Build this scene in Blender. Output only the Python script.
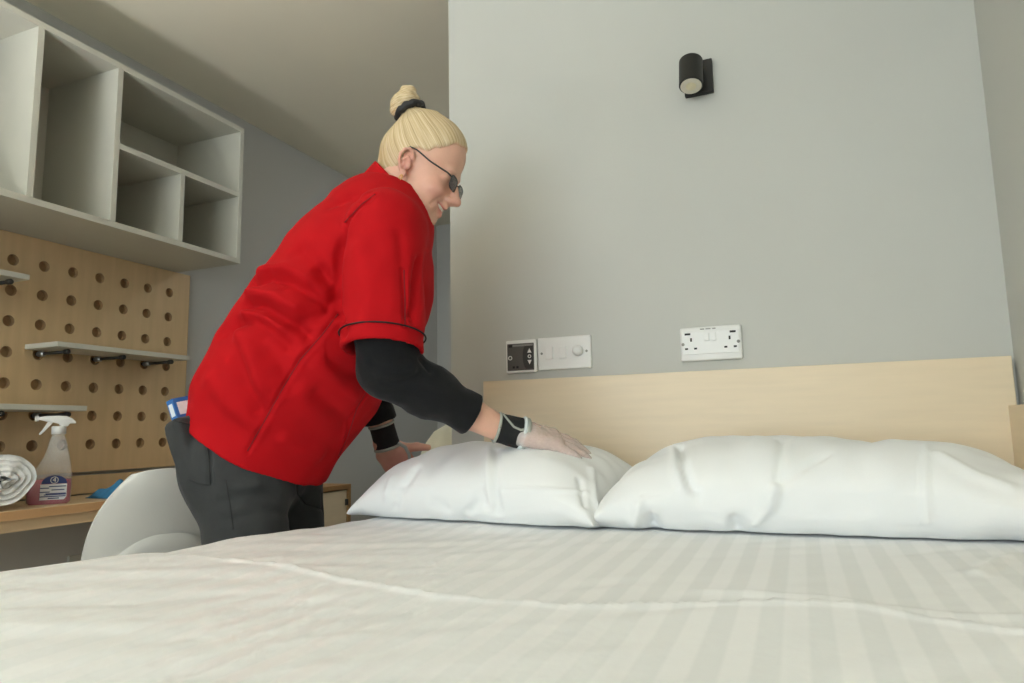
import bpy, bmesh, math, random
import numpy as np
from mathutils import Vector, Matrix
from mathutils.bvhtree import BVHTree
for o in list(bpy.data.objects): bpy.data.objects.remove(o)
scene = bpy.context.scene
COL = scene.collection
random.seed(4)

# ------------------------------------------------------------------ camera, world, light, exposure
CAMZ = 0.93
FPX, CX, CY = 690.0, 512.0, 341.5
def _axes(vp_y, vp_z):
    y = np.array([vp_y[0]-CX, -(vp_y[1]-CY), -FPX]); y /= np.linalg.norm(y)
    u = np.array([vp_z[0]-CX, -(vp_z[1]-CY), -FPX]); u /= np.linalg.norm(u)
    z = u-(u@y)*y; z /= np.linalg.norm(z)
    return np.stack([np.cross(y, z), y, z])
CAM = _axes((800, 425), (409, -5020))          # rows: world axes in camera coordinates
cam_data = bpy.data.cameras.new('camera')
cam_data.sensor_width = 36.0
cam_data.lens = FPX/1024*36.0
cam_data.clip_start = 0.02
cam = bpy.data.objects.new('camera', cam_data)
COL.objects.link(cam)
mw = Matrix([list(r)+[0] for r in CAM]+[[0, 0, 0, 1]])
mw.translation = (0, 0, CAMZ)
cam.matrix_world = mw
scene.camera = cam

world = bpy.data.worlds.new('daylight')
scene.world = world
world.use_nodes = True
bg = world.node_tree.nodes['Background']
bg.inputs[0].default_value = (0.82, 0.93, 1.0, 1)
bg.inputs[1].default_value = 5.6

def area(name, loc, rot, sx, sy, energy, col=(1, 1, 1), portal=False):
    l = bpy.data.lights.new(name, 'AREA'); l.shape = 'RECTANGLE'; l.size = sx; l.size_y = sy
    l.energy = energy; l.color = col
    if portal: l.cycles.is_portal = True
    o = bpy.data.objects.new(name, l); COL.objects.link(o); o.location = loc; o.rotation_euler = rot
    return o
YB = -2.40                                        # wall with the window, behind the camera
WX0, WX1, WZ0, WZ1 = -2.00, 0.35, 0.50, 2.20
area('window_portal', ((WX0+WX1)/2, YB-0.12, (WZ0+WZ1)/2), (math.radians(90), 0, 0), WX1-WX0, WZ1-WZ0, 1.0, portal=True)

vs = scene.view_settings
vs.view_transform = 'Standard'; vs.look = 'None'; vs.gamma = 1.0; vs.use_curve_mapping = False
vs.exposure = 0.30

# ------------------------------------------------------------------ helpers
def ray(px, py):
    return CAM @ np.array([px-CX, -(py-CY), -FPX])
def pix(px, py, X=None, Y=None, Z=None):
    r = ray(px, py)
    if X is not None: t = X/r[0]
    elif Y is not None: t = Y/r[1]
    else: t = (Z-CAMZ)/r[2]
    p = r*t
    return np.array([p[0], p[1], p[2]+CAMZ])

def lin(c):
    c = c.lstrip('#'); v = [int(c[i:i+2], 16)/255 for i in (0, 2, 4)]
    return [x/12.92 if x <= .04045 else ((x+.055)/1.055)**2.4 for x in v]

class NT:
    def __init__(s, name):
        s.m = bpy.data.materials.new(name); s.m.use_nodes = True
        s.t = s.m.node_tree; s.n = s.t.nodes; s.b = s.n['Principled BSDF']; s.out = s.n['Material Output']
    def add(s, typ, **kw):
        n = s.n.new(typ)
        for k, v in kw.items(): setattr(n, k, v)
        return n
    def link(s, a, b): s.t.links.new(a, b)

def mat(name, col, rough=0.6, var=0.06, scale=6.0, stretch=(1, 1, 1), bump=0.0, bscale=200.0, bstretch=(1, 1, 1), metal=0.0, spec=0.5, sheen=0.0, detail=4.0, sss=0.0):
    """principled material with a gently varied colour and an optional fine bump, all from noise nodes"""
    k = NT(name); c = lin(col) if isinstance(col, str) else list(col)
    tc = k.add('ShaderNodeTexCoord'); mp = k.add('ShaderNodeMapping'); mp.inputs['Scale'].default_value = stretch
    k.link(tc.outputs['Object'], mp.inputs[0])
    nz = k.add('ShaderNodeTexNoise'); nz.inputs['Scale'].default_value = scale; nz.inputs['Detail'].default_value = detail
    k.link(mp.outputs[0], nz.inputs['Vector'])
    rp = k.add('ShaderNodeValToRGB')
    rp.color_ramp.elements[0].position = 0.3; rp.color_ramp.elements[1].position = 0.7
    rp.color_ramp.elements[0].color = [x*(1-var) for x in c]+[1]
    rp.color_ramp.elements[1].color = [min(1, x*(1+var)) for x in c]+[1]
    k.link(nz.outputs['Fac'], rp.inputs[0]); k.link(rp.outputs[0], k.b.inputs['Base Color'])
    k.b.inputs['Roughness'].default_value = rough; k.b.inputs['Metallic'].default_value = metal
    k.b.inputs['Specular IOR Level'].default_value = spec
    if sheen: k.b.inputs['Sheen Weight'].default_value = sheen; k.b.inputs['Sheen Roughness'].default_value = 0.4
    if sss:
        k.b.inputs['Subsurface Weight'].default_value = sss; k.b.inputs['Subsurface Radius'].default_value = (0.010, 0.004, 0.002)
        k.b.inputs['Subsurface Scale'].default_value = 1.0
    if bump:
        m2 = k.add('ShaderNodeMapping'); m2.inputs['Scale'].default_value = bstretch
        k.link(tc.outputs['Object'], m2.inputs[0])
        n2 = k.add('ShaderNodeTexNoise'); n2.inputs['Scale'].default_value = bscale; n2.inputs['Detail'].default_value = 3
        k.link(m2.outputs[0], n2.inputs['Vector'])
        bp = k.add('ShaderNodeBump'); bp.inputs['Strength'].default_value = bump; bp.inputs['Distance'].default_value = 0.002
        k.link(n2.outputs['Fac'], bp.inputs['Height']); k.link(bp.outputs[0], k.b.inputs['Normal'])
    return k.m

M = {}
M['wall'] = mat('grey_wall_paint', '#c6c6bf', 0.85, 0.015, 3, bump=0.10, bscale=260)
M['wall_dark'] = mat('dark_grey_wall_paint', '#b9b8b2', 0.85, 0.02, 3, bump=0.10, bscale=260)  # the grey paint of the other walls, set slightly darker
M['ceil'] = mat('ceiling_paint', '#e9e2ce', 0.9, 0.015, 3)
M['floor'] = mat('oak_vinyl', '#b8ab98', 0.5, 0.12, 6, (8, .7, 1), detail=6)
M['laminate'] = mat('pale_grey_laminate', '#c4c2b5', 0.5, 0.02, 8)
M['maple'] = mat('pale_maple', '#e8d5b6', 0.42, 0.03, 5, (1.2, 1, 14), detail=6)
M['ply'] = mat('birch_ply', '#cdb086', 0.5, 0.06, 5, (1, 7, .6), detail=6)
M['ply_edge'] = mat('birch_ply_edge', '#a07a4c', 0.6, 0.12, 60, (1, 1, 3))
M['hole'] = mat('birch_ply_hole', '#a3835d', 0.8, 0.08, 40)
M['desk'] = mat('oak_desk', '#d8bb94', 0.4, 0.07, 5, (6, .8, 6), detail=6)
M['desk_edge'] = mat('oak_edge', '#cfa375', 0.45, 0.08, 8, (4, .6, 4))
M['steel'] = mat('steel', '#b8bab8', 0.28, 0.03, 20, metal=0.9)
M['white_plastic'] = mat('white_plastic', '#ecebe6', 0.35, 0.01, 10)
M['shell'] = mat('chair_shell', '#e9e7df', 0.38, 0.015, 6)
M['black'] = mat('black_plastic', '#1c1c1b', 0.45, 0.05, 20)
M['lamp_black'] = mat('lamp_black', '#23221f', 0.5, 0.05, 40, bump=0.05)
M['dark_grey'] = mat('thermostat_face', '#5a5650', 0.5, 0.03, 20)
M['darker_grey'] = mat('thermostat_pad', '#3a3834', 0.45, 0.03, 20)
M['mark'] = mat('printed_white', '#e8e6df', 0.5, 0.01, 20)
M['slot'] = mat('socket_slot', '#262522', 0.7, 0.05, 20)
M['grey_mark'] = mat('printed_grey', '#8d8b84', 0.6, 0.03, 20)
M['lens'] = mat('lamp_lens', '#d8d2c0', 0.25, 0.04, 40)
M['led'] = mat('lamp_led', '#d9cfae', 0.3, 0.05, 80)
M['towel'] = mat('white_terry', '#f0efeb', 0.95, 0.03, 120, bump=1.0, bscale=350, sheen=0.3)
M['pillow'] = mat('white_cotton', '#f1f2f1', 0.85, 0.01, 8, bump=0.12, bscale=500, sheen=0.15)
M['cream'] = mat('cream_cloth', '#e9e6d3', 0.9, 0.03, 10, bump=0.2, bscale=200)
M['blue_cloth'] = mat('blue_cloth', '#3f86b8', 0.9, 0.08, 60, bump=0.5, bscale=300)
M['divan'] = mat('divan_fabric', '#6c625a', 0.9, 0.08, 80, bump=0.4, bscale=400)
M['mattress'] = mat('mattress_ticking', '#e6e3dc', 0.9, 0.03, 60, bump=0.2)
M['white_frame'] = mat('window_frame_white', '#eeeeea', 0.4, 0.01, 8)

def mesh_obj(name, V, Fc, material, parent=None, smooth=False, loc=None, props=None):
    """one mesh object from world-space vertices; its origin sits at its base (things) or centre (parts)"""
    V = np.asarray(V, dtype=np.float64).reshape(-1, 3)
    lo, hi = V.min(0), V.max(0)
    if loc is None:
        loc = (lo+hi)/2
        if parent is None: loc[2] = lo[2]
    loc = np.asarray(loc, float)
    me = bpy.data.meshes.new(name)
    W = (V-loc)
    if isinstance(Fc, np.ndarray):
        n = len(Fc); k = Fc.shape[1]
        me.vertices.add(len(W)); me.vertices.foreach_set('co', W.astype(np.float32).ravel())
        me.loops.add(n*k); me.loops.foreach_set('vertex_index', Fc.astype(np.int32).ravel())
        me.polygons.add(n); me.polygons.foreach_set('loop_start', np.arange(0, n*k, k, dtype=np.int32))
        me.update(calc_edges=True); me.validate()
    else:
        me.from_pydata([tuple(v) for v in W], [], Fc); me.update()
    if smooth: me.polygons.foreach_set('use_smooth', [True]*len(me.polygons))
    ms = material if isinstance(material, (list, tuple)) else [material]
    for m in ms: me.materials.append(M[m] if isinstance(m, str) else m)
    o = bpy.data.objects.new(name, me); COL.objects.link(o)
    if parent is not None:
        o.parent = parent
        off = np.array(parent.location); p = parent.parent
        while p is not None: off = off+np.array(p.location); p = p.parent
        o.location = loc-off
    else: o.location = loc
    for k, v in (props or {}).items(): o[k] = v
    return o

class MB:
    """collects world-space shapes, then builds ONE mesh object"""
    def __init__(s): s.V = []; s.F = []
    def add(s, V, Fc):
        n = len(s.V); s.V += [tuple(map(float, v)) for v in V]; s.F += [tuple(int(i)+n for i in f) for f in Fc]; return s
    def box(s, lo, hi, bev=0.0, seg=2):
        lo = np.array(lo, float); hi = np.array(hi, float)
        bm = bmesh.new(); bmesh.ops.create_cube(bm, size=1.0)
        for v in bm.verts: v.co = Vector([(lo[i]+hi[i])/2+v.co[i]*(hi[i]-lo[i]) for i in range(3)])
        if bev: bmesh.ops.bevel(bm, geom=list(bm.edges), offset=bev, segments=seg, profile=0.5, affect='EDGES')
        bm.verts.index_update()
        s.add([v.co for v in bm.verts], [[v.index for v in f.verts] for f in bm.faces]); bm.free(); return s
    def tube(s, pts, r, n=12, caps=True):
        pts = [np.array(p, float) for p in pts]; rs = r if isinstance(r, (list, tuple)) else [r]*len(pts)
        V = []; Fc = []; up = None
        for i, p in enumerate(pts):
            d = pts[min(i+1, len(pts)-1)]-pts[max(i-1, 0)]; d = d/np.linalg.norm(d)
            if up is None: up = np.array([0, 0, 1.]) if abs(d[2]) < .9 else np.array([1., 0, 0])
            a = np.cross(up, d); a /= np.linalg.norm(a); b = np.cross(d, a); up = b
            for j in range(n):
                t = 2*math.pi*j/n; V.append(p+rs[i]*(math.cos(t)*a+math.sin(t)*b))
        for i in range(len(pts)-1):
            for j in range(n):
                Fc.append((i*n+j, i*n+(j+1) % n, (i+1)*n+(j+1) % n, (i+1)*n+j))
        if caps: Fc.append(tuple(range(n-1, -1, -1))); Fc.append(tuple((len(pts)-1)*n+j for j in range(n)))
        return s.add(V, Fc)
    def lathe(s, c, prof, n=24, axis=(0, 0, 1), sx=1.0, sy=1.0, xdir=None):
        """prof: (radius, height) pairs turned about axis through c"""
        c = np.array(c, float); d = np.array(axis, float); d /= np.linalg.norm(d)
        if xdir is None: xdir = (1, 0, 0) if abs(d[0]) < .9 else (0, 1, 0)
        a = np.array(xdir, float); a -= d*(a@d); a /= np.linalg.norm(a); b = np.cross(d, a)
        V = []; Fc = []
        for r, h in prof:
            for j in range(n):
                t = 2*math.pi*j/n; V.append(c+d*h+r*(sx*math.cos(t)*a+sy*math.sin(t)*b))
        for i in range(len(prof)-1):
            for j in range(n): Fc.append((i*n+j, i*n+(j+1) % n, (i+1)*n+(j+1) % n, (i+1)*n+j))
        Fc.append(tuple(range(n-1, -1, -1))); Fc.append(tuple((len(prof)-1)*n+j for j in range(n)))
        return s.add(V, Fc)
    def prism(s, poly, o, u, v, w, d):
        """polygon (2-D, counter-clockwise in u, v) extruded by d along w from origin o"""
        o, u, v, w = [np.array(q, float) for q in (o, u, v, w)]; n = len(poly)
        V = [o+u*a+v*b for a, b in poly]+[o+u*a+v*b+w*d for a, b in poly]
        Fc = [tuple(range(n-1, -1, -1)), tuple(range(n, 2*n))]+[(i, (i+1) % n, n+(i+1) % n, n+i) for i in range(n)]
        return s.add(V, Fc)
    def build(s, name, m, parent=None, smooth=False, loc=None, **props):
        return mesh_obj(name, s.V, s.F, m, parent, smooth, loc, props)

def thing(name, loc, label, cat, group=None):
    o = bpy.data.objects.new(name, None); COL.objects.link(o); o.location = loc; o.empty_display_size = 0.1
    return tag(o, label, cat, group)
def tag(o, label, cat, group=None):
    o['label'] = label; o['category'] = cat
    if group: o['group'] = group
    return o
def struct(o, label=None):
    o['kind'] = 'structure'
    if label: o['label'] = label
    return o
def autosmooth(o, deg=35):
    me = o.data
    me.polygons.foreach_set('use_smooth', [True]*len(me.polygons))
    bm = bmesh.new(); bm.from_mesh(me)
    for e in bm.edges:
        if len(e.link_faces) == 2 and e.calc_face_angle(0) > math.radians(deg): e.smooth = False
    bm.to_mesh(me); bm.free()
    return o
def text_mesh(name, txt, size, o, u, v, m, parent, depth=0.0004):
    """flat lettering centred on o, reading along u with v up"""
    cu = bpy.data.curves.new(name, 'FONT'); cu.body = txt; cu.size = size; cu.align_x = 'CENTER'; cu.align_y = 'CENTER'; cu.extrude = depth
    ob = bpy.data.objects.new(name+'_curve', cu); COL.objects.link(ob)
    dg = bpy.context.evaluated_depsgraph_get(); me = ob.evaluated_get(dg).to_mesh()
    u = np.array(u, float); v = np.array(v, float); w = np.cross(u, v); o = np.array(o, float)
    V = [o+u*q.co.x+v*q.co.y+w*q.co.z for q in me.vertices]; Fc = [tuple(p.vertices) for p in me.polygons]
    ob.to_mesh_clear(); bpy.data.objects.remove(ob); bpy.data.curves.remove(cu)
    return mesh_obj(name, V, Fc, m, parent)

# vectorised value noise ------------------------------------------------
def _hash(i, j, k, seed):
    h = (i.astype(np.int64)*374761393+j.astype(np.int64)*668265263+k.astype(np.int64)*2147483647+seed*974634541) & 0x7fffffff
    h = ((h ^ (h >> 13))*1274126177) & 0x7fffffff
    return ((h ^ (h >> 16)) & 0xffff)/32767.5-1.0
def noise3(p, seed=0):
    p = np.asarray(p, dtype=np.float64); i = np.floor(p).astype(np.int64); f = p-i; f = f*f*(3-2*f)
    r = 0
    for dx in (0, 1):
        wx = f[..., 0] if dx else 1-f[..., 0]
        for dy in (0, 1):
            wy = f[..., 1] if dy else 1-f[..., 1]
            for dz in (0, 1):
                wz = f[..., 2] if dz else 1-f[..., 2]
                r = r+wx*wy*wz*_hash(i[..., 0]+dx, i[..., 1]+dy, i[..., 2]+dz, seed)
    return r
def seg_dist(p, a, b):
    ba = b-a; t = np.clip(((p-a)@ba)/max(1e-12, ba@ba), 0, 1)
    return np.linalg.norm(p-a-t[:, None]*ba, axis=1)
def poly_dist(p, pts):
    d = None
    for a, b in zip(pts[:-1], pts[1:]):
        e = seg_dist(p, np.asarray(a, float), np.asarray(b, float)); d = e if d is None else np.minimum(d, e)
    return d
def grid_faces(nu, nv, wrap=False):
    i, j = np.meshgrid(np.arange(nu-1), np.arange(nv if wrap else nv-1), indexing='ij')
    j2 = (j+1) % nv
    return np.stack([i*nv+j, (i+1)*nv+j, (i+1)*nv+j2, i*nv+j2], -1).reshape(-1, 4)

# ------------------------------------------------------------------ the room
XL, XR, YW, YE, ZC = -2.28, 0.430, 1.76, 4.18, 2.375
XP = -0.915                                        # corner where the headboard wall ends
MB().box((XL-.1, YB-.1, -.1), (XR+.1, YE+.1, 0)).build('floor', 'floor', kind='structure')
MB().box((XL-.1, YB-.1, ZC), (XR+.1, YE+.1, ZC+.1)).build('ceiling', 'ceil', kind='structure')
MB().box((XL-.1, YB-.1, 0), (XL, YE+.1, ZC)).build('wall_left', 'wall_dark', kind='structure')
MB().box((XR, YB-.1, 0), (XR+.1, YW+.2, ZC)).build('wall_right', 'wall', kind='structure')
MB().box((XP, YW, 0), (XR+.1, YE+.1, ZC)).build('wall_headboard', 'wall', kind='structure')
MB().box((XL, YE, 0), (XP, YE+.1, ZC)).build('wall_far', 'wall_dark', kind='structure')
wb = MB()
wb.box((XL, YB-.1, 0), (WX0, YB, ZC)); wb.box((WX1, YB-.1, 0), (XR, YB, ZC))
wb.box((WX0, YB-.1, 0), (WX1, YB, WZ0)); wb.box((WX0, YB-.1, WZ1), (WX1, YB, ZC))
wb.build('wall_window', 'wall', kind='structure')
# window behind the camera: frame and two panes
win = MB()
for a, b in (((WX0, WZ0), (WX1, WZ0+.05)), ((WX0, WZ1-.05), (WX1, WZ1)), ((WX0, WZ0), (WX0+.05, WZ1)), ((WX1-.05, WZ0), (WX1, WZ1)), (((WX0+WX1)/2-.03, WZ0), ((WX0+WX1)/2+.03, WZ1))):
    win.box((a[0], YB-.08, a[1]), (b[0], YB-.03, b[1]))
wo = win.build('window_1', 'white_frame', kind='structure')
g = NT('window_glass'); g.n.remove(g.b)
tr = g.add('ShaderNodeBsdfTransparent'); gl = g.add('ShaderNodeBsdfGlossy'); gl.inputs['Roughness'].default_value = 0.02
mx = g.add('ShaderNodeMixShader'); mx.inputs[0].default_value = 0.06
g.link(tr.outputs[0], mx.inputs[1]); g.link(gl.outputs[0], mx.inputs[2]); g.link(mx.outputs[0], g.out.inputs[0])
M['glass'] = g.m
xm = (WX0+WX1)/2
for x0, x1 in ((WX0+.05, xm-.03), (xm+.03, WX1-.05)):
    MB().box((x0, YB-.058, WZ0+.05), (x1, YB-.052, WZ1-.05)).build('pane', 'glass', wo)
MB().box((WX0-.03, YB-.04, WZ0-.03), (WX1+.03, YB+.16, WZ0)).build('window_sill', 'white_frame', wo)
# added fill light, built as a floor uplighter behind the camera, washing the ceiling
LX, LY, LZ = -1.52, -.16, 1.10
fill_lamp = thing('floor_uplighter', (LX, LY, 0), 'lit floor uplighter with a steel bowl throwing light at the ceiling', 'lamp')
k = NT('lit_bulb'); k.b.inputs['Emission Color'].default_value = (.97, .99, 1, 1); k.b.inputs['Emission Strength'].default_value = 215.0
M['bulb'] = k.m
MB().lathe((LX, LY, 0), [(.14, 0), (.14, .018), (.03, .03)], 32).build('base', 'steel', fill_lamp, smooth=False)
MB().tube([(LX, LY, .03), (LX, LY, LZ-.09)], .011, 14).build('pole', 'steel', fill_lamp, smooth=True)
MB().lathe((LX, LY, LZ-.10), [(.02, 0), (.07, .02), (.13, .06), (.162, .105), (.168, .172), (.164, .172), (.158, .105), (.125, .065), (.07, .03), (.02, .02)], 36).build('bowl', 'steel', fill_lamp, smooth=True)
MB().lathe((LX, LY, LZ-.02), [(.128, 0), (.128, .012)], 32).build('diffuser', 'bulb', fill_lamp)

# added fill light in the passage, unseen round the corner of the headboard wall
pl = thing('passage_light', (-1.22, 3.05, ZC-.05), 'lit flush round ceiling light in the passage', 'lamp')
k = NT('lit_opal'); k.b.inputs['Emission Color'].default_value = (.93, .97, 1, 1); k.b.inputs['Emission Strength'].default_value = 16.0; M['opal'] = k.m
MB().lathe((-1.22, 3.05, ZC-.02), [(.155, 0), (.155, .0195)], 32).build('rim', 'white_plastic', pl)
MB().lathe((-1.22, 3.05, ZC-.05), [(.06, 0), (.12, .008), (.148, .022), (.15, .0295)], 32).build('diffuser', 'opal', pl, smooth=True)

# skirting
MB().box((XL, YB, 0), (XL+.015, YE, .1), .003).build('baseboard_left', 'white_frame', kind='structure')
MB().box((XP, YW-.015, 0), (XR, YW, .1), .003).build('baseboard_headboard', 'white_frame', kind='structure')
# door at the end of the passage
dr = MB().box((XL+.34, YE-.03, 0), (XP-.10, YE, 2.04), .004).build('door_1', 'wall_dark', kind='structure')
MB().box((XL+.27, YE-.04, 0), (XL+.34, YE, 2.11), .004).build('door_frame', 'wall_dark', dr)
MB().tube([(XP-.17, YE-.03, 1.0), (XP-.17, YE-.075, 1.0), (XP-.29, YE-.075, 1.0)], .009).build('door_handle', 'steel', dr)

# ------------------------------------------------------------------ headboard, side panel
HBY = YW-.028
MB().box((-.802, HBY, .42), (.4195, YW-.001, 1.066), .0015).build('headboard', 'maple', label='pale maple headboard panel fixed to the grey wall behind the pillows', category='headboard')
MB().box((.4035, -.2, .30), (.4285, HBY-.002, .962), .0015).build('bed_side_panel', 'maple', label='narrow maple panel along the wall at the right edge of the bed', category='panel')

# ------------------------------------------------------------------ bed: base, mattress, legs
bed = thing('bed', (-.2, .75, 0), 'white made-up double bed with mattress on a low upholstered base', 'bed')
MB().box((-.81, -.2, .12), (.40, 1.72, .40), .015).build('base', 'divan', bed)
MB().box((-.82, -.2, .405), (.40, 1.725, .70), .05, 4).build('mattress', 'mattress', bed, smooth=True)
for x in (-.72, .32):
    for y in (-.1, 1.6):
        MB().lathe((x, y, 0), [(.022, 0), (.028, .02), (.03, .12)], 16).build('leg', 'black', bed)

BZ = CAMZ-.181                                    # top of the duvet
def duvet():
    nu, nv = 260, 340
    y = np.linspace(-.30, 1.722, nv)
    # cross-section: hangs on the left, rounds the edge, runs flat to the right
    s = np.linspace(0, 1, nu)
    V = np.zeros((nu, nv, 3))
    for j, yy in enumerate(y):
        k = np.clip((1.35-yy)/.9, 0, 1)
        edge = -.900-.125*k                        # the puffed edge swells towards the foot
        drop, rad = .30, .052+.012*k
        Ls = [drop, rad*math.pi/2, .40-(edge+rad)]; tot = sum(Ls)
        d = np.where(s < .3, s/.3*(Ls[0]+Ls[1]), (Ls[0]+Ls[1])+(s-.3)/.7*Ls[2])
        x = np.empty(nu); z = np.empty(nu)
        a = d < Ls[0]; b = (~a) & (d < Ls[0]+Ls[1]); c = ~(a | b)
        x[a] = edge; z[a] = BZ-rad-(Ls[0]-d[a])
        th = (d[b]-Ls[0])/rad
        x[b] = edge+rad*(1-np.cos(th)); z[b] = BZ-rad+rad*np.sin(th)
        x[c] = edge+rad+(d[c]-Ls[0]-Ls[1]); z[c] = BZ
        V[:, j, 0] = x; V[:, j, 1] = yy; V[:, j, 2] = z
    P = V.reshape(-1, 3); flat = P.copy()
    top = np.clip((P[:, 2]-(BZ-.12))/.12, 0, 1)
    q = P.copy(); q[:, 2] *= .4
    n = .0075*noise3(q*[3.1, 2.6, 2], 1)+.0042*noise3(q*[8, 5, 5]+5, 2)
    rot = np.stack([P[:, 0]*.8+P[:, 1]*.6, -P[:, 0]*.6+P[:, 1]*.8, P[:, 2]*0], 1)
    n += .0042*noise3(rot*[4, 20, 1], 3)*np.clip(-.1-P[:, 0], 0, .6)/.6+.0012*noise3(rot*[9, 36, 1], 4)
    fold = [pix(*c, Z=BZ) for c in ((235, 565), (300, 573), (420, 592), (560, 607), (700, 603), (860, 608), (1024, 632), (1100, 640))]
    fold = [np.array([a[0], a[1], 0]) for a in fold]
    flat0 = flat*[1, 1, 0]
    d = poly_dist(flat0, fold); side = np.interp(flat0[:, 0], [a[0] for a in fold], [a[1] for a in fold])
    n +=   .0042*np.exp(-(d/.008)**2)*top+.003*np.exp(-np.clip(side-flat0[:, 1], 0, 9)/.12)*(flat0[:, 1] < side)*top
    f2 = [np.array([*pix(*c, Z=BZ)[:2], 0]) for c in ((700, 590), (820, 600), (940, 612), (1040, 618))]
    n += .004*np.exp(-(poly_dist(flat0, f2)/.012)**2)*top
    f3 = [np.array([*pix(*c, Z=BZ)[:2], 0]) for c in ((978, 575), (1000, 560), (1024, 556))]
    n += .006*np.exp(-(poly_dist(flat0, f3)/.012)**2)*top
    n += .020*np.clip((1.2-flat0[:, 1])/.7, 0, 1)*np.clip((-.55-flat0[:, 0])/.3, 0, 1)
    n *= 1-np.clip((flat0[:, 1]-1.20)/.12, 0, 1)
    sidem = 1-top
    P[:, 2] += n*top
    P[:, 0] -= sidem*(.016*noise3(np.stack([P[:, 1]*7, P[:, 2]*2, P[:, 0]*0], 1), 7)+.008)
    rt = np.clip((P[:, 0]-.33)/.07, 0, 1); P[:, 2] -= .03*rt**2
    return mesh_obj('duvet', P, grid_faces(nu, nv)[:, ::-1], 'duvet', smooth=True)
k = NT('satin_stripe_cotton')
tc = k.add('ShaderNodeTexCoord'); sp = k.add('ShaderNodeSeparateXYZ'); k.link(tc.outputs['Object'], sp.inputs[0])
mu = k.add('ShaderNodeMath', operation='MULTIPLY'); mu.inputs[1].default_value = 2*math.pi/.0425; k.link(sp.outputs[0], mu.inputs[0])
sn = k.add('ShaderNodeMath', operation='SINE'); k.link(mu.outputs[0], sn.inputs[0])
ma = k.add('ShaderNodeMapRange'); ma.inputs[1].default_value = -.25; ma.inputs[2].default_value = .25; k.link(sn.outputs[0], ma.inputs[0])
cm = k.add('ShaderNodeMix', data_type='RGBA'); cm.inputs[6].default_value = (*lin('#edefef'), 1); cm.inputs[7].default_value = (*lin('#f4f5f5'), 1)
k.link(ma.outputs[0], cm.inputs[0]); k.link(cm.outputs[2], k.b.inputs['Base Color'])
rr = k.add('ShaderNodeMapRange'); rr.inputs[3].default_value = .75; rr.inputs[4].default_value = .42; k.link(ma.outputs[0], rr.inputs[0]); k.link(rr.outputs[0], k.b.inputs['Roughness'])
nz = k.add('ShaderNodeTexNoise'); nz.inputs['Scale'].default_value = 60; k.link(tc.outputs['Object'], nz.inputs['Vector'])
bp = k.add('ShaderNodeBump'); bp.inputs['Strength'].default_value = .12; bp.inputs['Distance'].default_value = .003
k.link(nz.outputs['Fac'], bp.inputs['Height']); k.link(bp.outputs[0], k.b.inputs['Normal'])
k.b.inputs['Sheen Weight'].default_value = .1
M['duvet'] = k.m
tag(duvet(), 'white satin-striped duvet spread smooth over the bed', 'duvet')

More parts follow.
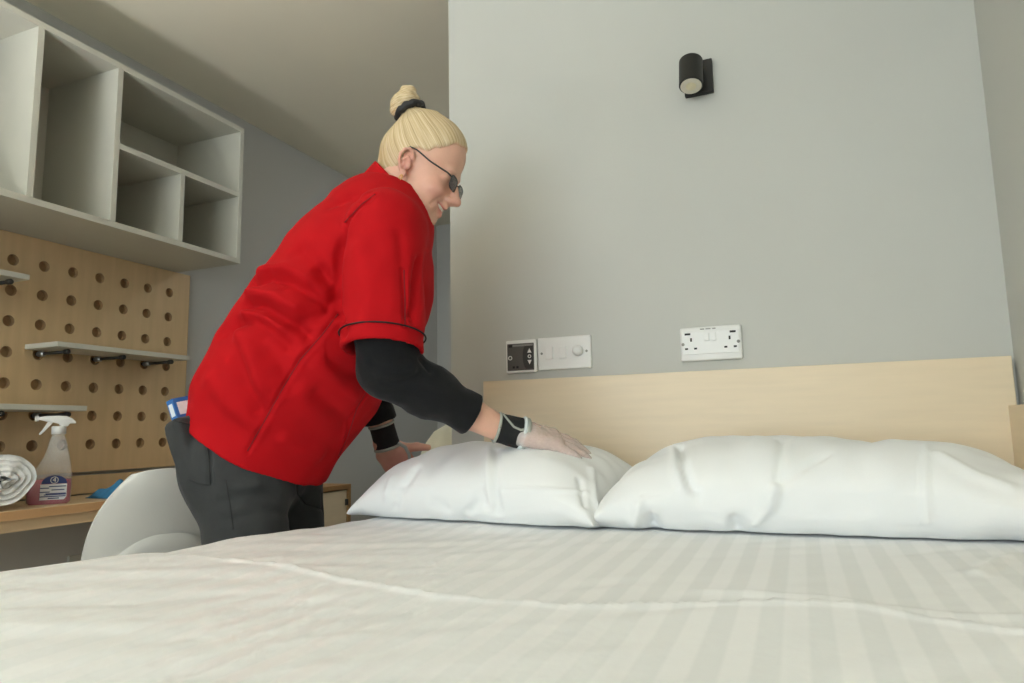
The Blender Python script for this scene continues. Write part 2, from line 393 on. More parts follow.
# ------------------------------------------------------------------ pillows
def pillow(name, x0, x1, y0, y1, H, seed, creases, label, rotz=0.0, left=0.0, right=0.0):
    nu, nv = 150, 100
    u = np.linspace(-1, 1, nu); v = np.linspace(-1, 1, nv)
    u = np.sign(u)*(1-(1-np.abs(u))**1.25); v = np.sign(v)*(1-(1-np.abs(v))**1.35)
    U, Vv = np.meshgrid(u, v, indexing='ij')
    cx, cy, a, b = (x0+x1)/2, (y0+y1)/2, (x1-x0)/2, (y1-y0)/2
    out = []
    pr = (np.clip(1-np.abs(U)**3.6, 0, 1)**.55)*(np.clip(1-np.abs(Vv)**2.8, 0, 1)**.60)
    X = a*U*(1-.05*(1-Vv**2)); Y = b*Vv*(1-.07*(1-U**2))
    seam = BZ+.012+.058*np.clip(1-np.abs(U)**3.2, 0, 1)**.8
    q = np.stack([X*1.0+seed, Y, np.zeros_like(X)], -1)
    w = .011*noise3(q*[9, 7, 1], seed)+.006*noise3(q*[22, 12, 1], seed+1)
    cr = np.abs(Vv)**3*(.006*np.sin(X*70+seed+3*noise3(q*[9, 3, 1], seed+2)))+np.abs(U)**4*.005*np.sin(Y*90+seed)
    for sgn in (1, -1):
        if sgn > 0: Z = seam+(BZ+H-seam)*pr+(w+cr)*np.sqrt(pr)
        else: Z = np.maximum(seam-(seam-BZ+.03)*pr**.6-(w+cr)*np.sqrt(pr)*.8, BZ+.0035)
        out.append(np.stack([X, Y, Z], -1))
    top, bot = out
    Pt = np.concatenate([top.reshape(-1, 3), bot.reshape(-1, 3)])
    c, s = math.cos(rotz), math.sin(rotz)
    Pt[:, :2] = np.stack([c*Pt[:, 0]-s*Pt[:, 1]+cx, s*Pt[:, 0]+c*Pt[:, 1]+cy], 1)
    F1 = grid_faces(nu, nv); F2 = F1[:, ::-1]+nu*nv
    Fc = np.concatenate([F1, F2])
    # merge the border of the two sheets
    idx = np.arange(2*nu*nv).reshape(2, nu, nv); mp = np.arange(2*nu*nv)
    for e in ((slice(None), 0), (slice(None), -1), (0, slice(None)), (-1, slice(None))): mp[idx[1][e]] = idx[0][e]
    Pt[idx[0][:, 0]] = Pt[idx[0][:, 0]]
    Fc = mp[Fc]
    used = np.unique(Fc); re = np.full(len(Pt), -1); re[used] = np.arange(len(used)); Pt = Pt[used]; Fc = re[Fc]
    # photographed folds: pixel polylines dropped onto the pillow's own surface
    bvh = BVHTree.FromPolygons([Vector(p) for p in Pt], [tuple(f) for f in Fc])
    N = np.zeros_like(Pt); fn = np.cross(Pt[Fc[:, 2]]-Pt[Fc[:, 0]], Pt[Fc[:, 3]]-Pt[Fc[:, 1]])
    for i in range(4): np.add.at(N, Fc[:, i], fn)
    N /= np.linalg.norm(N, axis=1)[:, None]+1e-12
    for line, amp, wid in creases:
        pts = cast(bvh, line)
        if len(pts) > 1: Pt = Pt+N*(amp*np.exp(-(poly_dist(Pt, pts)/wid)**2))[:, None]
    o = mesh_obj(name, Pt, Fc, 'pillow', smooth=True)
    return tag(o, label, 'pillow', 'pillows side by side on the bed')
def cast(bvh, line, n=6):
    pts = []
    for (a, b) in zip(line[:-1], line[1:]):
        for t in np.linspace(0, 1, n, endpoint=False):
            r = ray(a[0]+(b[0]-a[0])*t, a[1]+(b[1]-a[1])*t)
            h = bvh.ray_cast(Vector((0, 0, CAMZ)), Vector(r).normalized())
            if h[0] is not None: pts.append(np.array(h[0]))
    return pts
pillow('pillow', -.885, -.322, 1.225, 1.665, .150, 3, [
    ([(400, 490), (470, 489), (540, 490), (595, 492)], .004, .004),
    ([(489, 447), (487, 470), (492, 515)], .006, .006), ([(497, 450), (496, 480), (500, 515)], -.005, .007),
    ([(415, 470), (402, 490), (395, 512)], -.008, .010), ([(392, 478), (384, 500)], .006, .008),
    ([(470, 512), (480, 500), (500, 512)], -.007, .008), ([(430, 500), (450, 510)], -.005, .008),
    ([(592, 470), (594, 500), (600, 522)], .007, .007), ([(580, 480), (586, 510)], -.006, .007)],
    'left white pillow pressed down under the gloved hand', rotz=-.10)
pillow('pillow', -.368, .392, 1.215, 1.665, .158, 11, [
    ([(640, 500), (720, 502), (780, 505), (860, 503), (930, 506)], .004, .004),
    ([(680, 447), (684, 465), (690, 485), (697, 493)], -.011, .008), ([(676, 447), (676, 470), (684, 488)], .009, .008),
    ([(782, 440), (780, 462), (777, 485)], -.008, .006), ([(777, 485), (770, 505), (752, 525)], .009, .008),
    ([(826, 455), (800, 470), (778, 486)], -.005, .008), ([(926, 445), (925, 480), (927, 530)], .005, .005),
    ([(652, 518), (655, 532)], -.014, .010), ([(735, 520), (738, 530)], -.010, .009), ([(640, 505), (632, 528)], .007, .007),
    ([(780, 508), (830, 512), (880, 509)], -.006, .007), ([(940, 455), (975, 475), (1015, 490)], .006, .012)],
    'right white pillow against the wall corner with a creased left end')

# ------------------------------------------------------------------ wall light
wa, wb_, wc = pix(684, 78, Y=YW-.01), pix(713, 78, Y=YW-.01), pix(706, 60, Y=YW-.01)
wd = pix(700, 94.5, Y=YW-.01)
WL = thing('wall_light', ((wa[0]+wb_[0])/2, YW, wd[2]), 'black cylinder spotlight on a square bracket on the grey wall', 'wall light')
MB().box((wa[0], YW-.016, wd[2]), (wb_[0], YW-.0005, wc[2]), .002).build('bracket', 'lamp_black', WL)
la = np.array([0, .30, .954]); la /= np.linalg.norm(la)                    # the head tips its lens a little into the room
lc = pix(691, 86, Y=YW-.075)
o_ = MB().lathe(lc, [(.0265, 0), (.0295, .002), (.0295, .080), (.027, .083)], 40, axis=la).build('cylinder', 'lamp_black', WL); autosmooth(o_)
MB().lathe(lc, [(.0258, -.0015), (.0258, .003)], 40, axis=la).build('diffuser', 'lens', WL)
MB().lathe(lc, [(.0125, -.003), (.014, 0)], 24, axis=la).build('led_ring', 'led', WL)
ac = lc+la*.04
MB().tube([ac, (ac[0]+.008, YW-.012, ac[2])], .011, 16).build('arm', 'lamp_black', WL)

# ------------------------------------------------------------------ switches and sockets on the headboard wall
def wall_pt(px, py, y=YW): return pix(px, py, Y=y)
T = thing('thermostat', (-.69, YW, 1.13), 'grey heating control with up and down arrows in a white frame', 'thermostat')
x0, x1, z0, z1 = -.737, -.650, 1.086, 1.176
MB().box((x0, YW-.016, z0), (x1, YW, z1), .003).build('frame', 'white_plastic', T)
MB().box((x0+.005, YW-.018, z0+.006), (x1-.004, YW-.015, z1-.010), .001).build('face', 'dark_grey', T)
pad = [(.012*math.cos(t)-.0, .034*math.sin(t)) for t in np.linspace(math.pi/2, 3*math.pi/2, 15)]
MB().prism([(.018, -.034), (.018, .034)]+pad[0:], (x1-.024, YW-.018, (z0+z1)/2-.002), (1, 0, 0), (0, 0, 1), (0, -1, 0), .001).build('keypad', 'darker_grey', T)
xc = x1-.016
for sg in (1, -1):
    MB().prism([(-.006, 0), (.006, 0), (0, .012*sg)] if sg > 0 else [(-.006, 0), (0, -.012), (.006, 0)], (xc, YW-.019, (z0+z1)/2+.010*sg-.002), (1, 0, 0), (0, 0, 1), (0, -1, 0), .001).build('arrow_key', 'mark', T)
def ring(c, r, t, name, m, parent, ax=(0, -1, 0), n=20):
    m_ = MB().lathe(c, [(r, 0), (r, .0012), (r-t, .0012), (r-t, 0)], n, axis=ax); m_.F = m_.F[:-2]; m_.build(name, m, parent)
ring((xc, YW-.019, (z0+z1)/2-.002), .005, .002, 'round_key', 'mark', T)
ring((x0+.014, YW-.018, (z0+z1)/2-.004), .006, .0022, 'dial_mark', 'mark', T)
for dx in (.024, .035): MB().box((x0+dx-.003, YW-.0195, z0+.012), (x0+dx+.003, YW-.0175, z0+.018)).build('button', 'slot', T)
MB().box((x0+.022, YW-.0195, z1-.018), (x1-.006, YW-.0175, z1-.013)).build('display_strip', 'grey_mark', T)
MB().box((x0+.010, YW-.0195, z1-.020), (x0+.020, YW-.0175, z1-.013)).build('indicator', 'slot', T)

S = thing('light_switch', (-.57, YW, 1.13), 'white switch plate with two rockers and a dimmer knob', 'light switch')
x0, x1, z0, z1 = -.646, -.496, 1.090, 1.178
MB().box((x0, YW-.010, z0), (x1, YW, z1), .0035, 3).build('plate', 'white_plastic', S)
for xr in (-.612, -.573):
    MB().box((xr-.011, YW-.014, 1.119), (xr+.011, YW-.009, 1.152), .0015).build('rocker', 'white_plastic', S)
MB().lathe((-.531, YW-.009, 1.137), [(.0145, 0), (.0140, .010), (.0115, .016), (.006, .0175)], 28, axis=(0, -1, 0)).build('dimmer_knob', 'white_plastic', S, smooth=True)
for xs in (x0+.012, x1-.012): MB().lathe((xs, YW-.0098, 1.135), [(.0035, 0), (.003, .001)], 14, axis=(0, -1, 0)).build('screw_cap', 'grey_mark', S)
MB().box((x0-.007, YW-.013, z0-.002), (x0-.002, YW, z1-.004), .001).build('joint_strip', 'white_plastic', S)

def socket(x0, x1, z0, z1):
    K = thing('power_socket', ((x0+x1)/2, YW, z0), 'white double power socket with switches on the wall above the headboard', 'power socket')
    zc = (z0+z1)/2; xm = (x0+x1)/2
    MB().box((x0, YW-.012, z0), (x1, YW, z1), .005, 3).build('plate', 'white_plastic', K)
    autosmooth(K.children[-1])
    MB().box((x0+.006, YW-.0145, z0+.016), (x1-.006, YW-.0115, z1-.012), .0015).build('raised_panel', 'white_plastic', K)
    yf = YW-.0153
    for sg in (-1, 1):
        sx = xm+sg*.047
        MB().box((sx-.0022+sg*-.001, yf, zc+.006), (sx+.0022+sg*-.001, yf+.002, zc+.015)).build('earth_slot', 'slot', K)
        for dx in (-.011, .011):
            MB().box((sx+dx-.0036, yf, zc-.014), (sx+dx+.0036, yf+.002, zc-.0095)).build('pin_slot', 'slot', K)
        MB().box((sx+sg*.007-.007, yf, zc+.0225), (sx+sg*.007+.007, yf+.002, zc+.0275)).build('usb_port', 'slot', K)
        MB().box((xm+sg*.0085-.006, YW-.0185, zc+.006), (xm+sg*.0085+.006, YW-.0135, zc+.026), .001).build('rocker', 'white_plastic', K)
        MB().lathe((xm+sg*.066, YW-.0145, zc), [(.0040, 0), (.0036, .0012)], 14, axis=(0, -1, 0)).build('screw_cap', 'grey_mark', K)
    for i, wd in enumerate((.010, .012, .008)):
        xx = xm-.018+i*.014
        MB().box((xx-wd/2, YW-.0128, z1-.0078), (xx+wd/2, YW-.0115, z1-.0052)).build('print_mark', 'grey_mark', K)
socket(-.2645, -.1165, 1.092, 1.177)

# ------------------------------------------------------------------ open bookcase on the left wall
BK = thing('wall_bookcase', (XL+.17, 1.2, 1.585), 'pale grey open-fronted wall bookcase with unequal compartments above the pegboard', 'bookcase')
bx0, bx1, by0, by1, bz0, bz1, th = XL+.001, -1.94, .25, 1.992, 1.583, 2.125, .019
MB().box((bx0, by0, bz0), (bx1, by1, bz0+th), .0008).build('bottom_panel', 'laminate', BK)
MB().box((bx0, by0, bz1-th), (bx1, by1, bz1), .0008).build('top_panel', 'laminate', BK)
MB().box((bx0, by0, bz0+th), (bx0+.008, by1-th, bz1-th)).build('back_panel', 'laminate', BK)
for y in (by1-th, by0): MB().box((bx0, y, bz0+th), (bx1, y+th, bz1-th), .0008).build('side_panel', 'laminate', BK)
for y in (1.204, 1.457, .74): MB().box((bx0+.008, y-th/2, bz0+th), (bx1, y+th/2, bz1-th), .0008).build('divider', 'laminate', BK)
MB().box((bx0+.008, 1.457+th/2, 1.842), (bx1, by1-th, 1.842+th), .0008).build('shelf', 'laminate', BK)
MB().box((bx0+.008, 1.713-th/2, bz0+th), (bx1, 1.713+th/2, 1.842), .0008).build('divider', 'laminate', BK)

# ------------------------------------------------------------------ pegboard with round holes, small shelves on rods
PX = XL+.020                                       # face of the board
def pegboard():
    p = .0981; r = .0178; n = 20
    cols = [1.955-p*i for i in range(15)]; rows = [1.494-.0972*i for i in range(7)]
    mb = MB(); nring = [0]; hf = []
    y0, y1, z0, z1 = cols[-1]-p/2, cols[0]+p/2, rows[-1]-.0972/2, rows[0]+.0972/2
    for cy in cols:
        for cz in rows:
            V = []; hy, hz = p/2, .0972/2
            for j in range(n):
                t = 2*math.pi*(j+.5)/n; a, b = math.cos(t), math.sin(t); m_ = max(abs(a)/hy, abs(b)/hz)
                V.append((PX, cy+a/m_, cz+b/m_))
            # put true square corners at the nearest samples
            for sy in (-1, 1):
                for sz in (-1, 1):
                    c = np.array((PX, cy+sy*hy, cz+sz*hz)); i = min(range(n), key=lambda q: np.linalg.norm(np.array(V[q])-c)); V[i] = tuple(c)
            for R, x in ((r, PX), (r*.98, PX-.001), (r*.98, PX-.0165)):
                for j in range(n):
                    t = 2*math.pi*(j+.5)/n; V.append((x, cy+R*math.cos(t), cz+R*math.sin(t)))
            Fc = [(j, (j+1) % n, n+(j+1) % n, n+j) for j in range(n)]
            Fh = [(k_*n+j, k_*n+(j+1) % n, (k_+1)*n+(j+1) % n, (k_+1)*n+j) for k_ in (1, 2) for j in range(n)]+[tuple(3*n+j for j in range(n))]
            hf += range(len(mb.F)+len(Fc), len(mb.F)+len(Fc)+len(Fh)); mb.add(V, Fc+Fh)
    bz0_, bz1_, ya, yb = .818, 1.5815, y0-.1, 2.051
    for (a, b, c, d) in ((ya, yb, bz0_, z0), (ya, yb, z1, bz1_), (ya, y0, z0, z1), (y1, yb, z0, z1)):
        mb.add([(PX, a, c), (PX, b, c), (PX, b, d), (PX, a, d)], [(0, 1, 2, 3)])
    mb.add([(PX, yb, bz0_), (XL+.001, yb, bz0_), (XL+.001, yb, bz1_), (PX, yb, bz1_)], [(0, 1, 2, 3)])
    mb.add([(PX, ya, bz0_), (XL+.001, ya, bz0_), (XL+.001, yb, bz0_), (PX, yb, bz0_)], [(0, 1, 2, 3)])
    mb.add([(PX, ya, bz1_), (PX, yb, bz1_), (XL+.001, yb, bz1_), (XL+.001, ya, bz1_)], [(0, 1, 2, 3)])
    B = thing('pegboard', (PX, (ya+yb)/2, bz0_), 'birch plywood pegboard with rows of round holes above the desk', 'pegboard')
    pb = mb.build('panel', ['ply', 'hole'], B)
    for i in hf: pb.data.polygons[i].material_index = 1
    MB().box((XL+.001, ya, .7445), (PX-.001, yb, .806), .001).build('lower_strip', 'ply', B)
    MB().box((PX-.006, yb, bz0_), (PX, yb+.0012, bz1_)).build('edge_band', 'ply_edge', B)
pegboard()
def peg_shelf(y0, y1, z, depth, rods, label):
    T_ = thing('pegboard_shelf', (PX, (y0+y1)/2, z-.04), label, 'shelf', 'small shelves plugged into the pegboard')
    MB().box((PX+.001, y0, z-.016), (PX+depth, y1, z), .001).build('board', 'laminate', T_)
    for y in rods:
        rd = MB().tube([(PX-.010, y, z-.027), (PX+depth-.02, y, z-.027)], .0055, 12).build('rod', 'lamp_black', T_, smooth=True)
        MB().lathe((PX+.0005, y, z-.027), [(.0090, 0), (.0090, .024), (.006, .028)], 16, axis=(1, 0, 0)).build('collar', 'steel', rd, smooth=False)
        MB().lathe((PX+depth-.030, y, z-.027), [(.0080, 0), (.0080, .016), (.006, .018)], 16, axis=(1, 0, 0)).build('end_cap', 'lamp_black', rd)
peg_shelf(1.420, 1.925, 1.231, .155, (1.466, 1.662, 1.858), 'middle grey shelf on three rods, nearest the end of the pegboard')
peg_shelf(.985, 1.515, 1.033, .175, (1.07, 1.27, 1.466), 'lowest grey shelf plugged into the pegboard just above the spray bottle')
peg_shelf(.80, 1.311, 1.416, .175, (.876, 1.072, 1.268), 'highest grey shelf at the left end of the pegboard under the bookcase')

# ------------------------------------------------------------------ desk, drawer pedestal
DZ = .740
D = thing('desk', (-2.1, 1.1, 0), 'long oak-topped desk along the left wall under the pegboard', 'desk')
MB().box((XL+.001, -.2, DZ-.026), (-1.98, 2.05, DZ), .002).build('desk_top', 'desk', D)
MB().box((-1.98, -.2, DZ-.0245), (-1.9775, 2.05, DZ-.001)).build('edge_band', 'desk_edge', D)
MB().box((-2.03, -.15, DZ-.058), (-1.988, 2.03, DZ-.0265), .001).build('apron', 'desk', D)
for y in (-.17, 2.01): MB().box((XL+.002, y-.012, 0), (-2.0, y+.012, DZ-.0265), .001).build('side_support', 'desk', D)

Q = thing('drawer_pedestal', (-1.82, 2.0, 0), 'maple drawer pedestal standing behind the woman beside the desk', 'drawer unit')
qx, qy0, qy1, qz = -1.70, 1.735, 2.385, .728
MB().box((-1.97, qy0, qz-.018), (qx, qy1, qz), .001).build('top_panel', 'ply_edge', Q)
for y in (qy0, qy1-.018): MB().box((-1.97, y, .0), (qx, y+.018, qz-.018), .001).build('side_panel', 'ply_edge', Q)
MB().box((-1.97, qy0+.018, 0), (-1.955, qy1-.018, qz-.018)).build('back_panel', 'maple', Q)
MB().box((-1.955, qy0+.018, .02), (qx-.01, qy1-.018, .038)).build('bottom_panel', 'maple', Q)
for z0_, z1_ in ((.05, .26), (.265, .475), (.48, .705)):
    df = MB().box((qx-.024, qy0+.021, z0_), (qx-.006, qy1-.021, z1_), .0015).build('drawer_front', 'maple', Q)
    MB().box((qx-.007, qy1-.032, z1_-.06), (qx+.002, qy1-.020, z1_-.035), .001).build('pull', 'black', df)

# socket low on the wall beneath the desk
U = thing('low_wall_socket', (XL, 1.45, .42), 'pale socket plate on the dark wall under the desk', 'power socket')
a_ = pix(67, 556, X=XL); b_ = pix(86, 556, X=XL)
MB().box((XL, a_[1], a_[2]-.086), (XL+.010, b_[1]+.02, a_[2]), .003).build('plate', 'laminate', U)
for dy in (-.03, .03): MB().box((XL+.0095, (a_[1]+b_[1])/2+dy-.006, a_[2]-.05), (XL+.012, (a_[1]+b_[1])/2+dy+.006, a_[2]-.03)).build('rocker', 'white_plastic', U)

# ------------------------------------------------------------------ chair: moulded white shell
def chair():
    cx, cy = -1.50, 1.275
    C_ = thing('shell_chair', (cx-.2, cy, 0), 'white moulded plastic chair pushed in at the desk, its back towards the bed', 'chair')
    # back shell: outer face towards +X.  v: height 0..1, u: across -1..1
    nu, nv = 41, 33
    def surf(off):
        V = np.zeros((nu, nv, 3))
        for i, u in enumerate(np.linspace(-1, 1, nu)):
            for j, v in enumerate(np.linspace(0, 1, nv)):
                z = .44+.415*v
                half = .180-.018*v
                # rounded top corners
                t = max(0, (v-.50)/.50); half *= (1-.48*t**2.6)
                y = cy+u*half
                z2 = z-.012*t*(u*u)
                x = cx-.075+.155*v-.05*u*u*(1-.45*v)
                V[i, j] = (x+off, y, z2)
        return V
    a, b = surf(0), surf(-.009)
    V = np.concatenate([a.reshape(-1, 3), b.reshape(-1, 3)])
    F1 = grid_faces(nu, nv); F2 = F1[:, ::-1]+nu*nv
    idx = np.arange(2*nu*nv).reshape(2, nu, nv)
    rim = np.concatenate([idx[:, :, 0].T, idx[:, -1, :].T, idx[:, ::-1, -1].T, idx[:, 0, ::-1].T])
    F3 = np.stack([rim[:-1, 0], rim[:-1, 1], rim[1:, 1], rim[1:, 0]], -1)
    mesh_obj('back_shell', V, np.concatenate([F1, F2, F3[:, ::-1]]), 'shell', C_, smooth=True)
    autosmooth(C_.children[-1], 50)
    # raised rear panel with a rounded upper rim
    V = []; n1, n2 = 37, 16
    for i in range(n1):
        u = -1+2*i/(n1-1)
        top = .60+.092*(1-abs(u)**2.6)**.55
        for j in range(n2):
            v = j/(n2-1); z = .43+(top-.43)*v
            vv = (z-.44)/.415; uu = u*.80
            y = cy+.018+uu*(.180-.018*vv)
            x = cx-.075+.155*vv-.05*uu*uu*(1-.45*vv)
            V.append((x+.010*min(1, (1-v)*9)**.5*min(1, (1-abs(u))*9)**.5+.001, y, z))
    mesh_obj('rear_panel', np.array(V), grid_faces(n1, n2), 'shell', C_, smooth=True)
    # seat
    nu, nv = 31, 31; V = np.zeros((2, nu, nv, 3))
    for i, u in enumerate(np.linspace(-1, 1, nu)):
        for j, v in enumerate(np.linspace(-1, 1, nv)):
            k_ = math.sqrt(1-u*u*.28); l_ = math.sqrt(1-v*v*.28)
            x = cx-.31+.21*u*l_; y = cy+.225*v*k_; z = .445+.03*v*v-.03*max(0, -u-.6)**2*4+.012*u
            V[0, i, j] = (x, y, z); V[1, i, j] = (x, y, z-.011)
    P_ = V.reshape(-1, 3); F1 = grid_faces(nu, nv); F2 = F1[:, ::-1]+nu*nv; idx = np.arange(2*nu*nv).reshape(2, nu, nv)
    rim = np.concatenate([idx[:, :, 0].T, idx[:, -1, :].T, idx[:, ::-1, -1].T, idx[:, 0, ::-1].T])
    F3 = np.stack([rim[:-1, 0], rim[:-1, 1], rim[1:, 1], rim[1:, 0]], -1)
    mesh_obj('seat', P_, np.concatenate([F1, F2, F3[:, ::-1]]), 'shell', C_, smooth=True)
    for sx in (-1, 1):
        for sy in (-1, 1):
            MB().tube([(cx-.31+sx*.12, cy+sy*.12, .436), (cx-.31+sx*.19, cy+sy*.19, 0.0)], [.016, .011], 14).build('leg', 'maple', C_, smooth=True)
chair()
ch_ = bpy.data.objects['shell_chair']; ca = math.radians(-26)
ch_.rotation_euler.z = ca; ch_.scale = (1, .90, 1); ch_.location = (-1.497-.2*math.cos(ca), 1.292-.2*math.sin(ca), 0)

# ------------------------------------------------------------------ towel roll
def towel():
    c = pix(6, 486.5, X=-2.0); c[2] = DZ+.0805
    n = 150; turns = 4.3; V = []; th_ = .0150
    ax = np.array([-.985, .17, 0]); sd = np.array([.17, .985, 0]); up = np.array([0, 0, 1.])
    sec = []
    for i in range(n):
        t = i/(n-1); a = 2*math.pi*turns*t+2.6; r = .012+.066*t**.9+.0022*math.sin(a*3+1)
        sec.append((r*math.cos(a)*1.03, r*math.sin(a), a))
    L_ = np.linspace(0, .25, 14); nv = len(L_)
    for side in (0, 1):
        for (y, z, a) in sec:
            rr = math.hypot(y, z); k_ = (rr-(th_ if side == 0 else 0))/rr
            for l in L_:
                w = .006*math.sin(a*2.0)*(1-l/.25)+.004*math.sin(a*5+1)*(1-l/.25)
                e = .003*min(1, l/.01) if side else 0
                V.append(c+sd*y*k_+up*z*k_+ax*(l-w)+up*0)
    V = np.array(V); q = noise3(V*160, 3)[:, None]
    V += q*.0012; V[:, 2] = np.maximum(V[:, 2], DZ+.0008)
    idx = np.arange(2*n*nv).reshape(2, n, nv)
    F1 = grid_faces(n, nv)[:, ::-1]; F2 = grid_faces(n, nv)+n*nv
    rim = np.concatenate([idx[:, :, 0].T, idx[:, -1, :].T, idx[:, ::-1, -1].T, idx[:, 0, ::-1].T])
    F3 = np.stack([rim[:-1, 0], rim[:-1, 1], rim[1:, 1], rim[1:, 0]], -1)
    o = mesh_obj('rolled_towel', V, np.concatenate([F1, F2, F3]), 'towel', smooth=True)
    tag(o, 'white terry towel rolled up on the desk beside the spray bottle', 'towel')
towel()

# ------------------------------------------------------------------ spray bottle
def bottle():
    base = pix(48, 505, X=-2.08); base[2] = DZ
    yaw = math.radians(72)                        # the nozzle points along -d
    vd = np.array([base[0], base[1], 0]); vd /= np.linalg.norm(vd)
    d = np.array([vd[1], -vd[0], 0])              # to the right as seen from the bed
    w = -vd; up = np.array([0, 0, 1.])
    B = thing('spray_bottle', base, 'clear spray bottle half full of pink cleaner, white trigger head, blue label', 'spray bottle')
    cy_ = lambda h: -.004+.012*max(0, (h-.09)/.10) if h > .09 else -.004   # leans to the handle side
    def body(prof, name, m, inset=0.0):
        n = 32; V = []
        for (hw, hd, h, off) in prof:
            for j in range(n):
                t = 2*math.pi*j/n; ca, sa = math.cos(t), math.sin(t)
                e = .75
                V.append(base+d*(off+(hw-inset)*math.copysign(abs(ca)**e, ca))+w*((hd-inset)*math.copysign(abs(sa)**e, sa))+up*h)
        k_ = len(prof); Fc = []
        for i in range(k_-1):
            for j in range(n): Fc.append((i*n+j, i*n+(j+1) % n, (i+1)*n+(j+1) % n, (i+1)*n+j))
        Fc.append(tuple(range(n-1, -1, -1))); Fc.append(tuple((k_-1)*n+j for j in range(n)))
        o = mesh_obj(name, V, Fc, m, B, smooth=True); return autosmooth(o, 50)
    P_ = [(.050, .030, .000, 0), (.056, .034, .006, 0), (.057, .035, .03, 0), (.057, .035, .06, 0), (.053, .034, .085, .003), (.043, .031, .11, .010), (.034, .027, .135, .014), (.027, .023, .16, .015), (.022, .020, .185, .015), (.0165, .0165, .200, .015), (.0165, .0165, .214, .015)]
    body(P_, 'bottle_body', 'bottle_clear')
    body([(a, b, h, o) for a, b, h, o in P_[:4]]+[(.0555, .0345, .072, .001)], 'pink_liquid', 'pink_liquid', .0022)
    MB().lathe(base+d*.015+up*.205, [(.019, 0), (.019, .022), (.016, .024)], 24).build('collar', 'white_plastic', B, smooth=True)
    autosmooth(B.children[-1])
    # trigger head outline in the d / up plane, given thickness along w
    head = [(-.048, .248), (-.050, .252), (-.046, .257), (-.03, .2595), (.0, .2605), (.022, .259), (.036, .252), (.045, .243), (.047, .238), (.044, .236), (.03, .237), (.026, .228), (.006, .228), (.002, .236), (-.012, .240), (-.03, .243)]
    def slab(poly, t, name, m, bev=.004):
        mb = MB(); mb.prism(poly[::-1], base+d*.012+w*(-t/2), d, up, w, t)
        bm = bmesh.new(); vs_ = [bm.verts.new(v) for v in mb.V]
        for f in mb.F: bm.faces.new([vs_[i] for i in f])
        bmesh.ops.recalc_face_normals(bm, faces=bm.faces)
        if bev: bmesh.ops.bevel(bm, geom=[e for e in bm.edges if len(e.link_faces) == 2 and e.calc_face_angle(0) > .9], offset=bev, segments=2, profile=.6, affect='EDGES')
        bm.verts.index_update()
        o = mesh_obj(name, [v.co for v in bm.verts], [[v.index for v in f.verts] for f in bm.faces], m, B, smooth=True); bm.free()
        return autosmooth(o, 40)
    slab(head, .024, 'trigger_head', 'white_plastic')
    slab([(-.012, .241), (-.020, .230), (-.034, .212), (-.043, .203), (-.047, .206), (-.038, .219), (-.029, .236), (-.026, .243)], .012, 'trigger', 'white_plastic', .0015)
    MB().lathe(base+d*-.036+up*.2515, [(.0075, 0), (.0075, .010), (.005, .011)], 16, axis=-d).build('nozzle', 'white_plastic', B)
    # label on the face towards the bed
    lo = base+d*.012+w*.0352
    MB().prism([(.032*math.cos(t), .002+.024*math.sin(t)) for t in np.linspace(0, math.pi, 17)], lo+up*.058, d, up, w, .0008).build('label_top', 'label_blue', B)
    MB().box((-1, -1, -1), (1, 1, 1))
    lp = []
    MB().prism([(-.034, 0), (.026, 0), (.032, .008), (.032, .0455), (-.034, .0455)], lo+up*.0135, d, up, w, .0008).build('label_panel', 'label_white', B)
    ring(lo+up*.0705+w*.0009, .0100, .0014, 'label_ring', 'mark', B, ax=w)
    text_mesh('label_number', '4', .0185, lo+up*.0705+w*.0012, d, up, 'mark', B)
    for i, (h, a, b) in enumerate(((.052, -.012, .030), (.048, -.034, -.012), (.042, -.006, .026), (.0365, -.034, -.010), (.0315, -.020, .030), (.0285, -.024, .031), (.0235, -.034, .030), (.018, -.014, .014))):
        MB().prism([(a, -.0014), (b, -.0014), (b, .0014), (a, .0014)], lo+up*h+w*.0009, d, up, w, .0004).build('label_line', 'label_blue', B)
def clear_mat(name, col, tr_, rough=.15):
    q = NT(name); q.b.inputs['Base Color'].default_value = (*lin(col), 1); q.b.inputs['Roughness'].default_value = rough
    t_ = q.add('ShaderNodeBsdfTransparent'); x_ = q.add('ShaderNodeMixShader'); x_.inputs[0].default_value = 1-tr_
    nz_ = q.add('ShaderNodeTexNoise'); nz_.inputs['Scale'].default_value = 30
    mr = q.add('ShaderNodeMapRange'); mr.inputs[3].default_value = (1-tr_)*.85; mr.inputs[4].default_value = min(1, (1-tr_)*1.15)
    q.link(nz_.outputs['Fac'], mr.inputs[0]); q.link(mr.outputs[0], x_.inputs[0])
    q.link(t_.outputs[0], x_.inputs[1]); q.link(q.b.outputs[0], x_.inputs[2]); q.link(x_.outputs[0], q.out.inputs[0]); return q.m
M['bottle_clear'] = clear_mat('bottle_clear', '#e6e6e2', .72)
M['pink_liquid'] = mat('pink_liquid', '#c03468', .25, .04, 12)
M['label_blue'] = mat('label_blue', '#26366f', .5, .05, 30)
M['label_white'] = mat('label_white', '#dcdce0', .5, .03, 60)
bottle()

